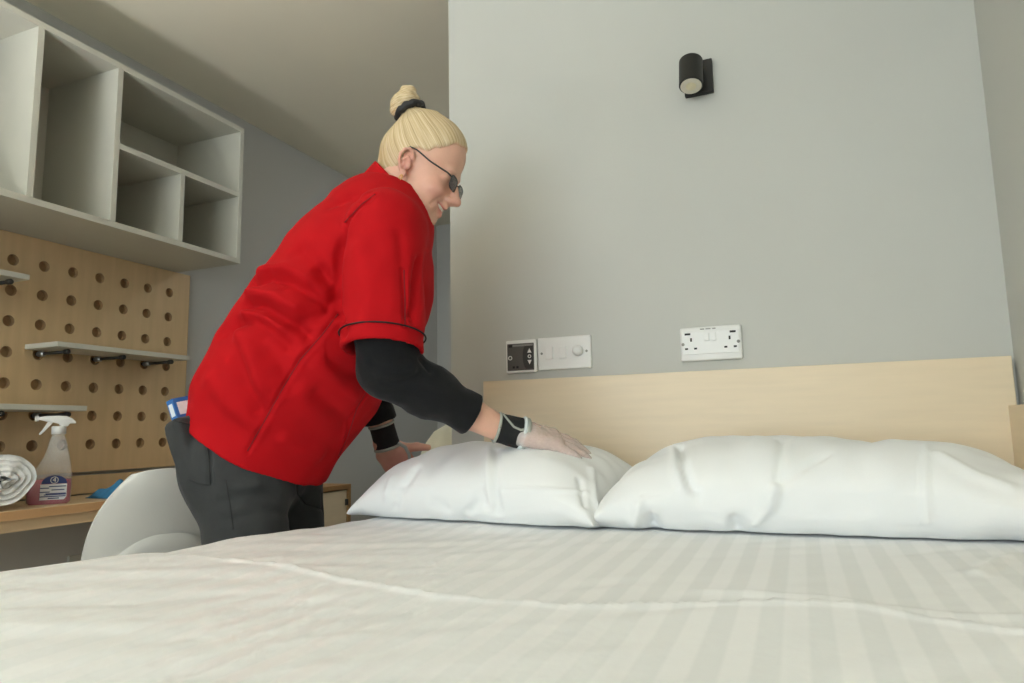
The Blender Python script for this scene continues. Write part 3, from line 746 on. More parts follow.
# ------------------------------------------------------------------ blue cloth on the desk, cream sack in the passage
def blue_cloth():
    c = pix(118, 497, Z=DZ+.001); mb = []
    n = 26; V = np.zeros((n, n, 3))
    for i, a in enumerate(np.linspace(-1, 1, n)):
        for j, b in enumerate(np.linspace(-1, 1, n)):
            x, y = .055*a, .06*b
            z = .030*(1-abs(a)**2.2)*(1-abs(b)**2)*(1+.25*math.sin(4*b+2*a))+.006*max(0, math.sin(6*a+2*b))*(1-a*a)*(1-b*b)
            V[i, j] = (c[0]-.03+x, c[1]+.01+y, DZ+.002+max(0, z)*1.35)
    P_ = V.reshape(-1, 3); Pb = P_.copy(); Pb[:, 2] = DZ+.0006
    F1 = grid_faces(n, n); idx = np.arange(2*n*n).reshape(2, n, n)
    rim = np.concatenate([idx[:, :, 0].T, idx[:, -1, :].T, idx[:, ::-1, -1].T, idx[:, 0, ::-1].T])
    F3 = np.stack([rim[:-1, 0], rim[:-1, 1], rim[1:, 1], rim[1:, 0]], -1)
    o = mesh_obj('cleaning_cloth', np.concatenate([P_, Pb]), np.concatenate([F1, F1[:, ::-1]+n*n, F3[:, ::-1]]), 'blue_cloth', smooth=True)
    tag(o, 'crumpled blue cleaning cloth on the desk behind the white chair', 'cloth')
blue_cloth()
def sack():
    Y_ = 2.15; c = pix(462, 450, Y=Y_)
    n, m_ = 40, 28; V = []
    hgt = pix(452, 421, Y=Y_)[2]; rx = abs(pix(462, 450, Y=Y_)[0]-pix(428, 450, Y=Y_)[0])
    for j in range(m_):
        v = j/(m_-1); z = hgt*v
        r = rx*1.12*(1-.12*(1-v)**2)*(1 if v < .72 else math.sqrt(max(0.0004, 1-((v-.72)/.281)**2.4)))
        for i in range(n):
            t = 2*math.pi*i/n; rr = r*(1+.03*math.sin(5*t+4*v)+.025*math.sin(9*t-7*v))
            V.append((c[0]-.02+rr*math.cos(t), Y_+.75*rr*math.sin(t), z+.0005))
    Fc = [tuple(f) for f in grid_faces(m_, n, True)[:, ::-1]]+[tuple(range(n-1, -1, -1)), tuple((m_-1)*n+i for i in range(n))]
    o = mesh_obj('laundry_sack', V, Fc, 'cream', smooth=True)
    tag(o, 'cream cloth sack standing in the passage, glimpsed past the wall corner', 'sack')
sack()

# ================================================================== the woman making the bed
# signed-distance shapes, meshed with surface nets, give continuous surfaces
class SDF:
    def __init__(s): s.ops = []
    def op(s, kind, fn, k): s.ops.append((kind, fn, k)); return s
    def add(s, fn, k=.02): return s.op('+', fn, k)
    def sub(s, fn, k=.006): return s.op('-', fn, k)
    def cut(s, fn, k=.002): return s.op('&', fn, k)
    def _ev(s, p, ops):
        d = np.full(len(p), 9.0)
        for kind, fn, k in ops:
            e = fn(p)
            if kind == '+':
                h = np.clip(.5+.5*(d-e)/k, 0, 1); d = d*(1-h)+e*h-k*h*(1-h)
            else:
                if kind == '-': e = -e
                h = np.clip(.5-.5*(d-e)/k, 0, 1); d = d*(1-h)+e*h+k*h*(1-h)
        return d
    def __call__(s, p): return s._ev(p, s.ops)
    def mesh(s, lo, hi, h, B=20):
        lo = np.array(lo, float); n = np.ceil((np.array(hi, float)-lo)/h/B).astype(int)
        gi = np.stack(np.meshgrid(*[np.arange(m) for m in n], indexing='ij'), -1).reshape(-1, 3)
        cen = lo+(gi*B+B/2)*h; rad = B*h*.5*math.sqrt(3)*1.35
        vals = [fn(cen) for _, fn, _ in s.ops]
        tot = s._ev(cen, s.ops)
        act = np.where(np.abs(tot) < rad+.01)[0]
        N = n*B+1
        loc = np.stack(np.meshgrid(*[np.arange(B+1)]*3, indexing='ij'), -1).reshape(-1, 3)
        cid, cpos, edges = [], [], []
        for b in act:
            m = min([v[b] for v, o in zip(vals, s.ops) if o[0] == '+'])
            ops = []
            for v, o in zip(vals, s.ops):
                e = v[b]
                if o[0] == '+': ok = e < m+2*rad+2*o[2]
                elif o[0] == '-': ok = e < rad+2*o[2]
                else: ok = e > -rad-2*o[2]
                if ok: ops.append(o)
            g = gi[b]*B
            D = s._ev(lo+(loc+g)*h, ops).reshape(B+1, B+1, B+1)
            ins = D < 0
            if ins.all() or not ins.any(): continue
            c8 = [ins[i:i+B, j:j+B, k:k+B] for i in (0, 1) for j in (0, 1) for k in (0, 1)]
            cnt = sum(c.astype(int) for c in c8); ci = np.argwhere((cnt > 0) & (cnt < 8))
            if len(ci) == 0: continue
            acc = np.zeros((len(ci), 3)); num = np.zeros(len(ci))
            for a in range(3):
                o1, o2 = [x for x in range(3) if x != a]
                for s1 in (0, 1):
                    for s2 in (0, 1):
                        p0 = ci.copy(); p0[:, o1] += s1; p0[:, o2] += s2; p1 = p0.copy(); p1[:, a] += 1
                        d0 = D[p0[:, 0], p0[:, 1], p0[:, 2]]; d1 = D[p1[:, 0], p1[:, 1], p1[:, 2]]
                        x = (d0 < 0) != (d1 < 0)
                        t = np.where(x, d0/np.where(x, d0-d1, 1), 0)
                        q = p0.astype(float); q[:, a] += t
                        acc += q*x[:, None]; num += x
            cpos.append(lo+(acc/num[:, None]+g)*h)
            G = ci+g; cid.append((G[:, 0]*N[1]+G[:, 1])*N[2]+G[:, 2])
            for a in range(3):
                sl0 = [slice(0, B)]*3; sl1 = list(sl0); sl1[a] = slice(1, B+1)
                A0, A1 = ins[tuple(sl0)], ins[tuple(sl1)]
                e = np.argwhere(A0 != A1)
                if len(e): edges.append((a, e+g, A0[e[:, 0], e[:, 1], e[:, 2]]))
        cid = np.concatenate(cid); cpos = np.concatenate(cpos); order = np.argsort(cid); cid = cid[order]; cpos = cpos[order]
        Fc = []
        for a, e, inside in edges:
            o1, o2 = [(1, 2), (2, 0), (0, 1)][a]
            ids = []
            for s1, s2 in ((0, 0), (-1, 0), (-1, -1), (0, -1)):
                q = e.copy(); q[:, o1] += s1; q[:, o2] += s2; ids.append((q[:, 0]*N[1]+q[:, 1])*N[2]+q[:, 2])
            ids = np.stack(ids, 1); w = np.searchsorted(cid, ids); w = np.minimum(w, len(cid)-1)
            ok = (cid[w] == ids).all(1); w = w[ok]; fl = inside[ok]
            w[~fl] = w[~fl][:, ::-1]; Fc.append(w)
        return cpos, np.concatenate(Fc)

PO = np.array([-1.10, 1.20, 0.0]); PA = math.radians(15)
FW = np.array([math.cos(PA), math.sin(PA), 0]); LF = np.array([-math.sin(PA), math.cos(PA), 0]); UP = np.array([0, 0, 1.])
BASIS = np.stack([FW, LF, UP])
def to_l(p): return BASIS @ (np.asarray(p)-PO)
def to_w(p): return np.asarray(p) @ BASIS+PO
def S(px, py, l):
    """pixel on the plane l metres to the woman's left of her mid-plane, in her own axes"""
    r = ray(px, py); c = to_l((0, 0, CAMZ)); r = BASIS @ r
    t = (l-c[1])/r[1]; return c+r*t
def PL(px, py, Y): return to_l(pix(px, py, Y=Y))

def rc(a, b, ra, rb, lat=1.0):
    a = np.array(a, float); b = np.array(b, float); l0 = (a[1]+b[1])/2
    def f(p):
        if lat != 1.0: p = p.copy(); p[:, 1] = l0+(p[:, 1]-l0)/lat
        ba = b-a; t = np.clip(((p-a)@ba)/(ba@ba), 0, 1)
        q = p-a-t[:, None]*ba
        return np.sqrt((q*q).sum(1))-(ra+(rb-ra)*t)
    return f
def ell(c, r, R=None):
    c = np.array(c, float); r = np.array(r, float)
    def f(p):
        q = p-c
        if R is not None: q = q @ R.T
        k0 = np.sqrt(((q/r)**2).sum(1)); k1 = np.sqrt(((q/(r*r))**2).sum(1))+1e-9
        return k0*(k0-1)/k1
    return f
def sph(c, r): return rc(c, np.array(c)+1e-4, r, r)
def rbox(c, hs, R, rr):
    c = np.array(c, float); hs = np.array(hs, float)-rr
    def f(p):
        q = np.abs((p-c) @ R.T)-hs
        return np.sqrt((np.maximum(q, 0)**2).sum(1))+np.minimum(q.max(1), 0)-rr
    return f
def plane(c, nrm):                                # keeps the side away from nrm
    c = np.array(c, float); nrm = np.array(nrm, float); nrm /= np.linalg.norm(nrm)
    return lambda p: (p-c) @ nrm
def chain(s, pts, rad, k=.02, lat=1.0, grow=0.0):
    for i in range(len(pts)-1): s.add(rc(pts[i], pts[i+1], rad[i]+grow, rad[i+1]+grow, lat), k)

# ---- head frame (x forwards, y left, z up; origin midway between the ear canals)
PITCH = math.radians(26)
HO = S(408, 165.5, -.066); HO[1] = 0.0
hx = np.array([math.cos(PITCH), 0, -math.sin(PITCH)]); hz = np.array([math.sin(PITCH), 0, math.cos(PITCH)]); hy = np.array([0, 1., 0])
HB = np.stack([hx, hy, hz])
HS = .935
def h(x, y, z): return HO+HS*(hx*x+hy*y+hz*z)
def hell(c, r, tilt=0.0, yaw=0.0):
    R = HB
    if tilt: c_, s_ = math.cos(tilt), math.sin(tilt); R = np.array([[c_, 0, s_], [0, 1, 0], [-s_, 0, c_]]) @ R
    if yaw: c_, s_ = math.cos(yaw), math.sin(yaw); R = np.array([[c_, s_, 0], [-s_, c_, 0], [0, 0, 1]]) @ R
    return ell(h(*c), np.array(r)*HS, R)
def hrc(a, b, ra, rb): return rc(h(*a), h(*b), ra*HS, rb*HS)

# ---- joints
mpx = .00217
SHR, SHL = S(386, 222, -.165), S(400, 214, .165)
ELR = PL(386, 369, 1.135); WRR = PL(502, 430, 1.300)
WRL = PL(387, 444, 1.52); ELL = S(356, 338, .205)
NECK = S(388, 196, 0)
TN = [S(258, 452, 0), S(300, 373, 0), S(330, 322, 0), S(361, 268, 0), S(381, 226, 0)]
TR = [.152, .172, .164, .148, .112]
HIPC = S(255, 462, 0)
def leg(sd):
    y = sd*.088
    hip = np.array([HIPC[0]-.005, y, HIPC[2]-.02]); knee = np.array([HIPC[0]+.045, y*1.05, .47]); ank = np.array([HIPC[0]-.02, y*1.05, .09])
    return hip, knee, ank

# ---- skin: one continuous body
body = SDF()
for i in range(4): body.add(rc(TN[i], TN[i+1], TR[i]-.035, TR[i+1]-.035, 1.12), .04)
body.add(rc(SHR*[1, .8, 1], SHL*[1, .8, 1], .052, .052), .05)
for sd in (-1, 1):
    hip, knee, ank = leg(sd)
    body.add(rc(hip+[.02, 0, 0], knee+[.01, 0, 0], .075, .052), .04); body.add(rc(knee+[.01, 0, 0], ank, .050, .034), .03)
    body.add(rc(ank+[0, 0, -.03], ank+[.15, 0, -.055], .034, .026), .03)
body.add(rc(SHR, ELR, .048, .040), .03); body.add(rc(ELR, ELR+(WRR-ELR)*.35, .040, .041), .02); body.add(rc(ELR+(WRR-ELR)*.35, WRR, .041, .0255), .02)
body.add(rc(SHL, ELL, .048, .040), .03); body.add(rc(ELL, ELL+(WRL-ELL)*.35, .040, .039), .02); body.add(rc(ELL+(WRL-ELL)*.35, WRL, .039, .0265), .02)
body.add(rc(NECK+[-.02, 0, -.02], h(-.028, 0, -.03), .062, .054), .03)
body.add(rc(NECK+[.03, 0, -.03], h(.022, 0, -.055), .045, .040), .03)
# head
body.add(hell((-.010, 0, .044), (.094, .073, .084)), .015)
body.add(hell((.028, 0, .066), (.066, .064, .068)), .02)
body.add(hell((.041, 0, -.012), (.056, .058, .066)), .025)
body.add(hell((.032, 0, -.050), (.048, .056, .042)), .02)
body.add(hell((.067, 0, -.081), (.023, .028, .018)), .014)
body.add(hell((.038, 0, -.080), (.044, .044, .022)), .02)
for sd in (-1, 1):
    body.add(hell((.067, sd*.037, -.018), (.025, .023, .020)), .014)      # cheeks raised by the smile
    body.add(hell((.062, sd*.031, -.055), (.024, .020, .020)), .012)
    body.add(hell((.084, sd*.024, .035), (.010, .019, .007)), .014)       # brow
    body.sub(hell((.103, sd*.033, .018), (.015, .017, .010)), .010)       # eye socket
    body.add(hell((.0785, sd*.0325, .016), (.0125, .0150, .0095)), .004)  # lids
    body.add(hell((.102, sd*.0125, -.0250), (.012, .0080, .0078)), .006)  # nostril wing
    body.sub(hell((.108, sd*.007, -.033), (.005, .0035, .004)), .003)
body.add(hrc((.091, 0, .024), (.114, 0, -.016), .0080, .0098), .010)
body.add(hell((.1175, 0, -.0205), (.0125, .0118, .0105)), .007)
body.add(hrc((.101, 0, -.026), (.094, 0, -.040), .006, .011), .010)
for sd in (-1, 1):
    body.add(hrc((.0965, 0, -.0455), (.0800, sd*.029, -.0400), .0060, .0040), .005)   # upper lip
    body.add(hrc((.0925, 0, -.0640), (.0800, sd*.029, -.0420), .0062, .0040), .006)   # lower lip
for sd in (-1, 1):
    body.sub(hrc((.102, 0, -.0545), (.087, sd*.025, -.0430), .0060, .0028), .003)     # open smile
    body.sub(hrc((.096, sd*.031, -.028), (.0775, sd*.041, -.055), .0028, .0028), .008)  # smile line
# ears: a thin plate, a raised rim, a lobe
for sd in (-1, 1):
    body.add(hell((-.008, sd*.0715, .006), (.0135, .0055, .0270), tilt=-.12), .005)
    rimp = [(.006, .0745, .020), (.001, .0790, .031), (-.008, .0825, .035), (-.018, .0850, .029), (-.0225, .0855, .016), (-.0200, .0835, .002), (-.0125, .0800, -.012), (-.004, .0765, -.021)]
    for p0, p1 in zip(rimp[:-1], rimp[1:]): body.add(hrc((p0[0], sd*p0[1], p0[2]), (p1[0], sd*p1[1], p1[2]), .0036, .0036), .003)
    inn = [(.003, .077, .010), (-.006, .0800, .017), (-.0125, .0800, .008), (-.0085, .0775, -.006)]
    for p0, p1 in zip(inn[:-1], inn[1:]): body.add(hrc((p0[0], sd*p0[1], p0[2]), (p1[0], sd*p1[1], p1[2]), .0026, .0026), .003)
    body.add(hell((.000, sd*.0750, -.023), (.0078, .0050, .0095)), .005)
    body.add(hell((.005, sd*.0745, -.002), (.0042, .004, .007)), .004)

# ---- hands
def frame(d, up):
    d = np.array(d, float); d /= np.linalg.norm(d); n = np.cross(up, d); n /= np.linalg.norm(n); u = np.cross(d, n); return d, n, u
def hand(W, K, T, up, thumb, curl, shape, thumb_tip=None, grow=0.0, spread=1.0, shift=0.0):
    """wrist W, knuckle row centre K, fingertip target T; thumb=+1 puts it on the n side"""
    d, n, u = frame(K-W, up)
    fd = (T-K)/np.linalg.norm(T-K)
    R = np.stack([d, n, u]); L = np.linalg.norm(K-W)
    shape.add(rc(W-d*.012, W+d*.03, .0255+grow, .025+grow), .015)
    shape.add(rbox(W+d*L*.55, (L*.52+grow, .038+grow, .0150+grow), R, .0145), .014)
    shape.add(ell(W+d*L*.45+n*thumb*.024-u*.006, (.036+grow, .018+grow, .017+grow), R), .012)
    for i, (off, ln, r) in enumerate(((.032, .070, .0090), (.0115, .078, .0092), (-.0095, .073, .0088), (-.0300, .057, .0080))):
        o = thumb*off
        b = K+n*o*.98-d*(.004+.010*(i == 3)+.003*(i == 0))
        dr = fd+n*thumb*(off*2.6*spread+shift); dr /= np.linalg.norm(dr)
        c1 = math.radians(curl[0]); c2 = math.radians(curl[1])
        def bend(v, a): w = v*math.cos(a)-u*math.sin(a); return w/np.linalg.norm(w)
        p1 = b+bend(dr, c1)*ln*.46; p2 = p1+bend(dr, c1+c2)*ln*.31; p3 = p2+bend(dr, c1+2*c2)*ln*.23
        shape.add(rc(b-d*.012, b+d*.002, r*1.12+grow, r*1.1+grow), .008)
        f = SDF(); f.add(rc(b, p1, r*1.08+grow, r+grow), .002).add(rc(p1, p2, r*1.03+grow, r*.9+grow), .003).add(rc(p2, p3, r*.93+grow, r*.72+grow), .003)
        shape.add(f, .0035)
    tb = W+d*L*.30+n*thumb*.030-u*.004
    if thumb_tip is None: thumb_tip = W+d*L*.95+n*thumb*.066-u*.012
    tm = tb+(thumb_tip-tb)*.52+n*thumb*.006
    shape.add(rc(tb, tm, .0135+grow, .0110+grow), .010); shape.add(rc(tm, thumb_tip, .0112+grow, .0082+grow), .004)
RH = dict(W=PL(516, 432.5, 1.315), K=PL(558, 441.5, 1.365), T=PL(596, 455, 1.405), up=(0.0, -.40, 1.0), thumb=+1, curl=(2, 7), spread=2.3)
LH = dict(W=PL(386, 447, 1.525), K=PL(402, 468, 1.575), T=PL(420, 490, 1.60), up=to_l(PO+np.array([-.35, -.45, .85])), thumb=-1, curl=(5, 14), thumb_tip=PL(428, 447.5, 1.585))
hand(shape=body, **RH); hand(shape=body, **LH)

# ---- tunic (wider than the body, hem cut by a plane), sleeves, collar
def arm_dir(a, b): v = b-a; return v/np.linalg.norm(v)
RDIR = arm_dir(S(384, 240, -.19), S(383, 352, -.185))
HEMR = S(383, 351, -.185); RCUT = RDIR+np.array([0, -.22, 0]); RCUT /= np.linalg.norm(RCUT)
LDIR = arm_dir(SHL, ELL); HEML = SHL+LDIR*.245
hb, hf = S(194, 409, 0), S(329, 493, 0)
hd = hf-hb; HEMN = np.cross(hd, [0, 1, 0]); HEMN = HEMN/np.linalg.norm(HEMN); HEMN = HEMN if HEMN[2] < 0 else -HEMN
def sleeve_sdf(g=0.0):
    s_ = SDF()
    s_.add(rc(S(384, 226, -.150), S(382, 375, -.190), .075+g, .079+g), .03)
    return s_
def tunic_sdf():
    t = SDF()
    for i in range(4): t.add(rc(TN[i], TN[i+1], TR[i], TR[i+1], 1.16), .05)
    ext = TN[0]+(TN[0]-TN[1])*.9
    t.add(rc(ext, TN[0], TR[0]*.97, TR[0], 1.18), .03)
    t.add(ell(S(252, 396, 0), (.098, .170, .085)), .04)                   # seat under the hem
    t.add(ell(S(388, 300, 0), (.085, .150, .105)), .05)                   # bust
    t.add(rc(SHR*[1, .72, 1]+[0, 0, -.004], SHL*[1, .72, 1]+[0, 0, -.004], .070, .070), .04)
    t.add(rc(NECK+[-.035, 0, -.050], NECK+[-.022, 0, -.030], .085, .066), .04)
    # hollow hem
    t.cut(plane((hb+hf)/2, HEMN), .003)
    t.sub(rc(ext, TN[0]+(TN[1]-TN[0])*.05, TR[0]*.97-.008, TR[0]-.03, 1.18), .004)
    # sleeves
    r = SDF(); r.add(rc(S(385, 226, -.150), S(382, 372, -.190), .077, .0795, 1.0), .03)
    r.cut(plane(HEMR, RCUT), .003); r.sub(rc(HEMR-RDIR*.03, HEMR+RDIR*.05, .066, .073), .003)
    t.add(r, .016)
    l = SDF(); l.add(rc(SHL+[0, -.02, -.012], SHL+LDIR*.30, .076, .074), .03)
    l.cut(plane(HEML, LDIR), .003); l.sub(rc(HEML-LDIR*.03, HEML+LDIR*.05, .062, .067), .003)
    t.add(l, .016)
    # neck opening
    t.sub(rc(NECK+[-.02, 0, -.03], h(-.024, 0, -.02), .064, .066), .006)
    t.sub(rc(NECK+[.035, 0, -.045], h(.030, 0, -.06), .052, .056), .006)
    return t
tunic = tunic_sdf()

# ---- trousers
pants = SDF()
bh = S(246, 446, 0)
for sd in (-1, 1):
    hip, knee, ank = leg(sd)
    pants.add(rc(hip+[.022, 0, .03], knee+[.014, 0, 0], .091, .070), .03); pants.add(rc(knee, ank, .075, .062), .03)
    pants.add(ell([bh[0]-.005, sd*.082, bh[2]-.035], (.088, .086, .108)), .04)
pants.add(ell(HIPC+[.02, 0, .02], (.120, .150, .09)), .04)
pants.add(rc(HIPC+[0, 0, 0], TN[0]+[.01, 0, .03], .118, .120, 1.12), .04)
# rear pocket bulging over the packet in it
a_, b_ = S(175, 413, -.125), S(197, 484, -.115)
pz = (a_-b_)/np.linalg.norm(a_-b_); pn = np.cross([0, 1., 0], pz); pn /= np.linalg.norm(pn)
py_ = np.cross(pz, pn)
yw = math.radians(-28); pn2 = pn*math.cos(yw)+py_*math.sin(yw); py2 = np.cross(pz, pn2)
PR = np.stack([pn2, py2, pz])
PKC = S(205, 450, -.115)
pants.add(rbox(PKC, (.028, .058, .074), PR, .012), .005)

PKT = PKC+pz*.074+np.array([-.014, 0, 0])                       # packet standing in the pocket
pants.sub(rbox(PKT, (.0135, .0315, .0415), PR, .001), .001)

def skin_mat(name, col, tint, rough=.5, sss=.12, bump=.15):
    m = mat(name, col, rough, .05, 30, sss=sss, bump=bump, bscale=420)
    t = m.node_tree; b = t.nodes['Principled BSDF']; src = b.inputs['Base Color'].links[0].from_socket
    at = t.nodes.new('ShaderNodeAttribute'); at.attribute_name = 'tint'
    mx_ = t.nodes.new('ShaderNodeMix'); mx_.data_type = 'RGBA'; mx_.inputs[7].default_value = (*lin(tint), 1)
    t.links.new(at.outputs['Fac'], mx_.inputs[0]); t.links.new(src, mx_.inputs[6]); t.links.new(mx_.outputs[2], b.inputs['Base Color'])
    return m
M['skin'] = skin_mat('skin', '#dfae96', '#c9716a')
def hair_mat():
    k = NT('blonde_hair'); at = k.add('ShaderNodeAttribute'); at.attribute_name = 'flow'
    n1 = k.add('ShaderNodeTexNoise'); n1.inputs['Scale'].default_value = 1.0; n1.inputs['Detail'].default_value = 5; n1.inputs['Roughness'].default_value = .65
    k.link(at.outputs['Vector'], n1.inputs['Vector'])
    rp = k.add('ShaderNodeValToRGB'); e = rp.color_ramp.elements
    e[0].position = .30; e[0].color = (*lin('#a88c62'), 1); e[1].position = .68; e[1].color = (*lin('#e6d7b8'), 1)
    m_ = e.new(.48); m_.color = (*lin('#cdb58d'), 1)
    k.link(n1.outputs['Fac'], rp.inputs[0])
    a2 = k.add('ShaderNodeAttribute'); a2.attribute_name = 'tint'
    mx_ = k.add('ShaderNodeMix'); mx_.data_type = 'RGBA'; mx_.inputs[7].default_value = (*lin('#a08258'), 1)
    k.link(a2.outputs['Fac'], mx_.inputs[0]); k.link(rp.outputs[0], mx_.inputs[6]); a3 = k.add('ShaderNodeAttribute'); a3.attribute_name = 'thin'
    mr = k.add('ShaderNodeMath', operation='MULTIPLY_ADD'); mr.inputs[1].default_value = -1.6; k.link(n1.outputs['Fac'], mr.inputs[0])
    m2 = k.add('ShaderNodeMath', operation='MULTIPLY'); m2.inputs[1].default_value = 1.9; k.link(a3.outputs['Fac'], m2.inputs[0]); k.link(m2.outputs[0], mr.inputs[2]); mr.use_clamp = True
    m3 = k.add('ShaderNodeMix'); m3.data_type = 'RGBA'; m3.inputs[7].default_value = (*lin('#dba98f'), 1)
    k.link(mr.outputs[0], m3.inputs[0]); k.link(mx_.outputs[2], m3.inputs[6]); k.link(m3.outputs[2], k.b.inputs['Base Color'])
    bp = k.add('ShaderNodeBump'); bp.inputs['Strength'].default_value = .55; bp.inputs['Distance'].default_value = .002
    k.link(n1.outputs['Fac'], bp.inputs['Height']); k.link(bp.outputs[0], k.b.inputs['Normal'])
    k.b.inputs['Roughness'].default_value = .48; k.b.inputs['Specular IOR Level'].default_value = .35
    return k.m
M['hair'] = hair_mat()
def set_vec(o, name, val):
    a = o.data.attributes.new(name, 'FLOAT_VECTOR', 'POINT'); a.data.foreach_set('vector', np.asarray(val, np.float32).ravel())
M['tunic'] = mat('red_tunic_cloth', '#b00b14', .85, .03, 5, bump=.18, bscale=700, spec=.15)
M['tunic_seam'] = mat('red_seam_thread', '#7d0910', .8, .03, 30)
M['piping'] = mat('black_piping', '#17090a', .7, .05, 40)
M['sleeve'] = mat('black_jersey', '#1b1b1c', .9, .08, 60, bump=.3, bscale=600, sheen=.1, spec=.2)
M['trousers'] = mat('charcoal_cotton', '#3c3d3d', .9, .07, 40, bump=.3, bscale=500, sheen=.12, spec=.2)
M['cuff'] = mat('black_neoprene', '#151516', .85, .1, 80, bump=.5, bscale=500)
M['trim'] = mat('grey_trim', '#a3a49a', .8, .05, 60, bump=.2)
M['trim_light'] = mat('pale_trim', '#cdd3d2', .7, .04, 60, bump=.2)
M['scrunchie'] = mat('black_scrunchie', '#201f22', .6, .12, 60, bump=.4, bscale=200)
M['gold'] = mat('gold', '#d9b46a', .3, .03, 20, metal=.9)
M['frame'] = mat('spectacle_frame', '#3b3a38', .35, .05, 20, metal=.5)
M['tinted'] = clear_mat('tinted_lens', '#2e2f33', .35, .08)
M['eye'] = mat('eye_white', '#e6e2dc', .25, .02, 20)
M['iris'] = mat('iris', '#4a5a60', .25, .1, 200)
M['teeth'] = mat('teeth', '#efe6d6', .3, .03, 60)
M['shoe'] = mat('black_shoe', '#191919', .5, .05, 30)
M['packet_blue'] = mat('packet_blue', '#2f6fb4', .45, .05, 40)
M['packet_white'] = mat('packet_white', '#e9eef0', .5, .05, 120)
M['glove'] = clear_mat('clear_glove', '#ece6e2', .55, .25)

def normals(P_, Fc):
    N = np.zeros_like(P_); fn = np.cross(P_[Fc[:, 2]]-P_[Fc[:, 0]], P_[Fc[:, 3]]-P_[Fc[:, 1]])
    for i in range(4): np.add.at(N, Fc[:, i], fn)
    return N/(np.linalg.norm(N, axis=1)[:, None]+1e-12)
def relax(P_, Fc, it=1, lam=.5):
    E_ = np.concatenate([Fc[:, [0, 1]], Fc[:, [1, 2]], Fc[:, [2, 3]], Fc[:, [3, 0]]])
    for _ in range(it):
        A = np.zeros_like(P_); c = np.zeros(len(P_))
        for k_ in range(3): A[:, k_] = np.bincount(E_[:, 0], P_[E_[:, 1], k_], len(P_))+np.bincount(E_[:, 1], P_[E_[:, 0], k_], len(P_))
        c = np.bincount(E_[:, 0], minlength=len(P_))+np.bincount(E_[:, 1], minlength=len(P_))
        P_ = P_*(1-lam)+lam*A/np.maximum(c, 1)[:, None]
    return P_
def set_attr(o, name, val):
    a = o.data.attributes.new(name, 'FLOAT', 'POINT'); a.data.foreach_set('value', np.asarray(val, np.float32))

woman = thing('person', (PO[0], PO[1], 0), 'person in a red tunic leaning over the bed, gloved hand pressing the pillow', 'person')

# ---- body mesh
bv, bf = body.mesh((-.36, -.36, 0.0), (.98, .46, 1.70), .0027)
bv = relax(bv, bf, 1, .4)
def hc(p): return ((p-HO) @ HB.T)/HS            # head coordinates
q = hc(bv)
lips = np.minimum(*[poly_dist(q, [(.098, 0, -.0465), (.081, sd*.027, -.0405)]) for sd in (-1, 1)])
lips2 = np.minimum(*[poly_dist(q, [(.0955, 0, -.064), (.082, sd*.026, -.043)]) for sd in (-1, 1)])
tint = .75*np.exp(-(np.minimum(lips, lips2)/.0055)**4)
for sd in (-1, 1):
    tint += .30*np.exp(-(np.linalg.norm(q-[.075, sd*.04, -.018], axis=1)/.026)**2)
    tint += .35*np.exp(-(np.linalg.norm((q-[-.008, sd*.078, .004])/[1, 1, 1.7], axis=1)/.02)**4)
tint += .35*np.exp(-(np.linalg.norm(q-[.120, 0, -.022], axis=1)/.016)**2)
LHW = LH['W']; tint += .55*np.exp(-(np.linalg.norm(bv-LH['K'], axis=1)/.09)**4)
skin = mesh_obj('body', to_w(bv), bf, 'skin', woman, smooth=True)
set_attr(skin, 'tint', np.clip(tint, 0, 1))

# ---- tunic mesh with photographed folds
tv, tf = tunic.mesh((-.42, -.40, .60), (.62, .46, 1.72), .0040)
tv = relax(tv, tf, 2, .5)
tw = to_w(tv); tn = normals(tw, tf)
tb = BVHTree.FromPolygons([Vector(p) for p in tw], [tuple(f) for f in tf])
disp = .0045*noise3(tw*[9, 9, 13], 21)+.0016*noise3(tw*[30, 30, 30], 22)
folds = [  # pixel polyline, height, width
    ([(250, 284), (268, 276), (290, 281), (316, 297), (332, 306)], -.012, .011), ([(256, 271), (285, 268), (312, 282)], .007, .012),
    ([(246, 304), (262, 306), (285, 320), (312, 338)], -.013, .011), ([(250, 293), (275, 296), (300, 310)], .009, .011),
    ([(232, 322), (252, 318), (272, 330), (290, 348)], -.011, .012), ([(243, 311), (262, 316), (282, 330)], .008, .010),
    ([(222, 332), (236, 350), (246, 385), (262, 415)], -.009, .016), ([(236, 334), (252, 362), (262, 392)], .007, .015),
    ([(262, 340), (280, 362), (292, 388)], -.007, .014), ([(300, 322), (316, 318), (330, 312)], -.008, .012),
    ([(320, 270), (330, 282), (334, 300)], -.009, .010), ([(300, 250), (315, 262), (327, 280)], -.006, .013),
    ([(335, 360), (352, 372), (372, 383)], -.007, .010), ([(318, 395), (336, 410), (352, 425)], -.007, .014),
    ([(318, 365), (340, 385), (356, 398)], .006, .014), ([(284, 440), (300, 450), (322, 456)], .005, .014),
    ([(345, 232), (339, 255), (337, 285), (340, 315), (346, 338)], -.010, .007),
    ([(368, 196), (352, 212), (344, 230)], -.006, .006), ([(330, 205), (350, 198), (372, 200)], -.003, .008),
    ([(400, 235), (403, 270), (404, 320)], -.004, .010), ([(360, 250), (368, 290), (366, 320)], .004, .016),
    ([(420, 262), (416, 290), (412, 322)], -.009, .010), ([(210, 380), (232, 405), (262, 430)], .004, .016)]
seams = [[(338, 314), (322, 335), (300, 360), (284, 386), (264, 422), (244, 457)], [(371, 384), (357, 408), (348, 436), (337, 460)],
         [(404, 270), (405, 300), (405, 330)], [(345, 222), (362, 204), (378, 192)]]
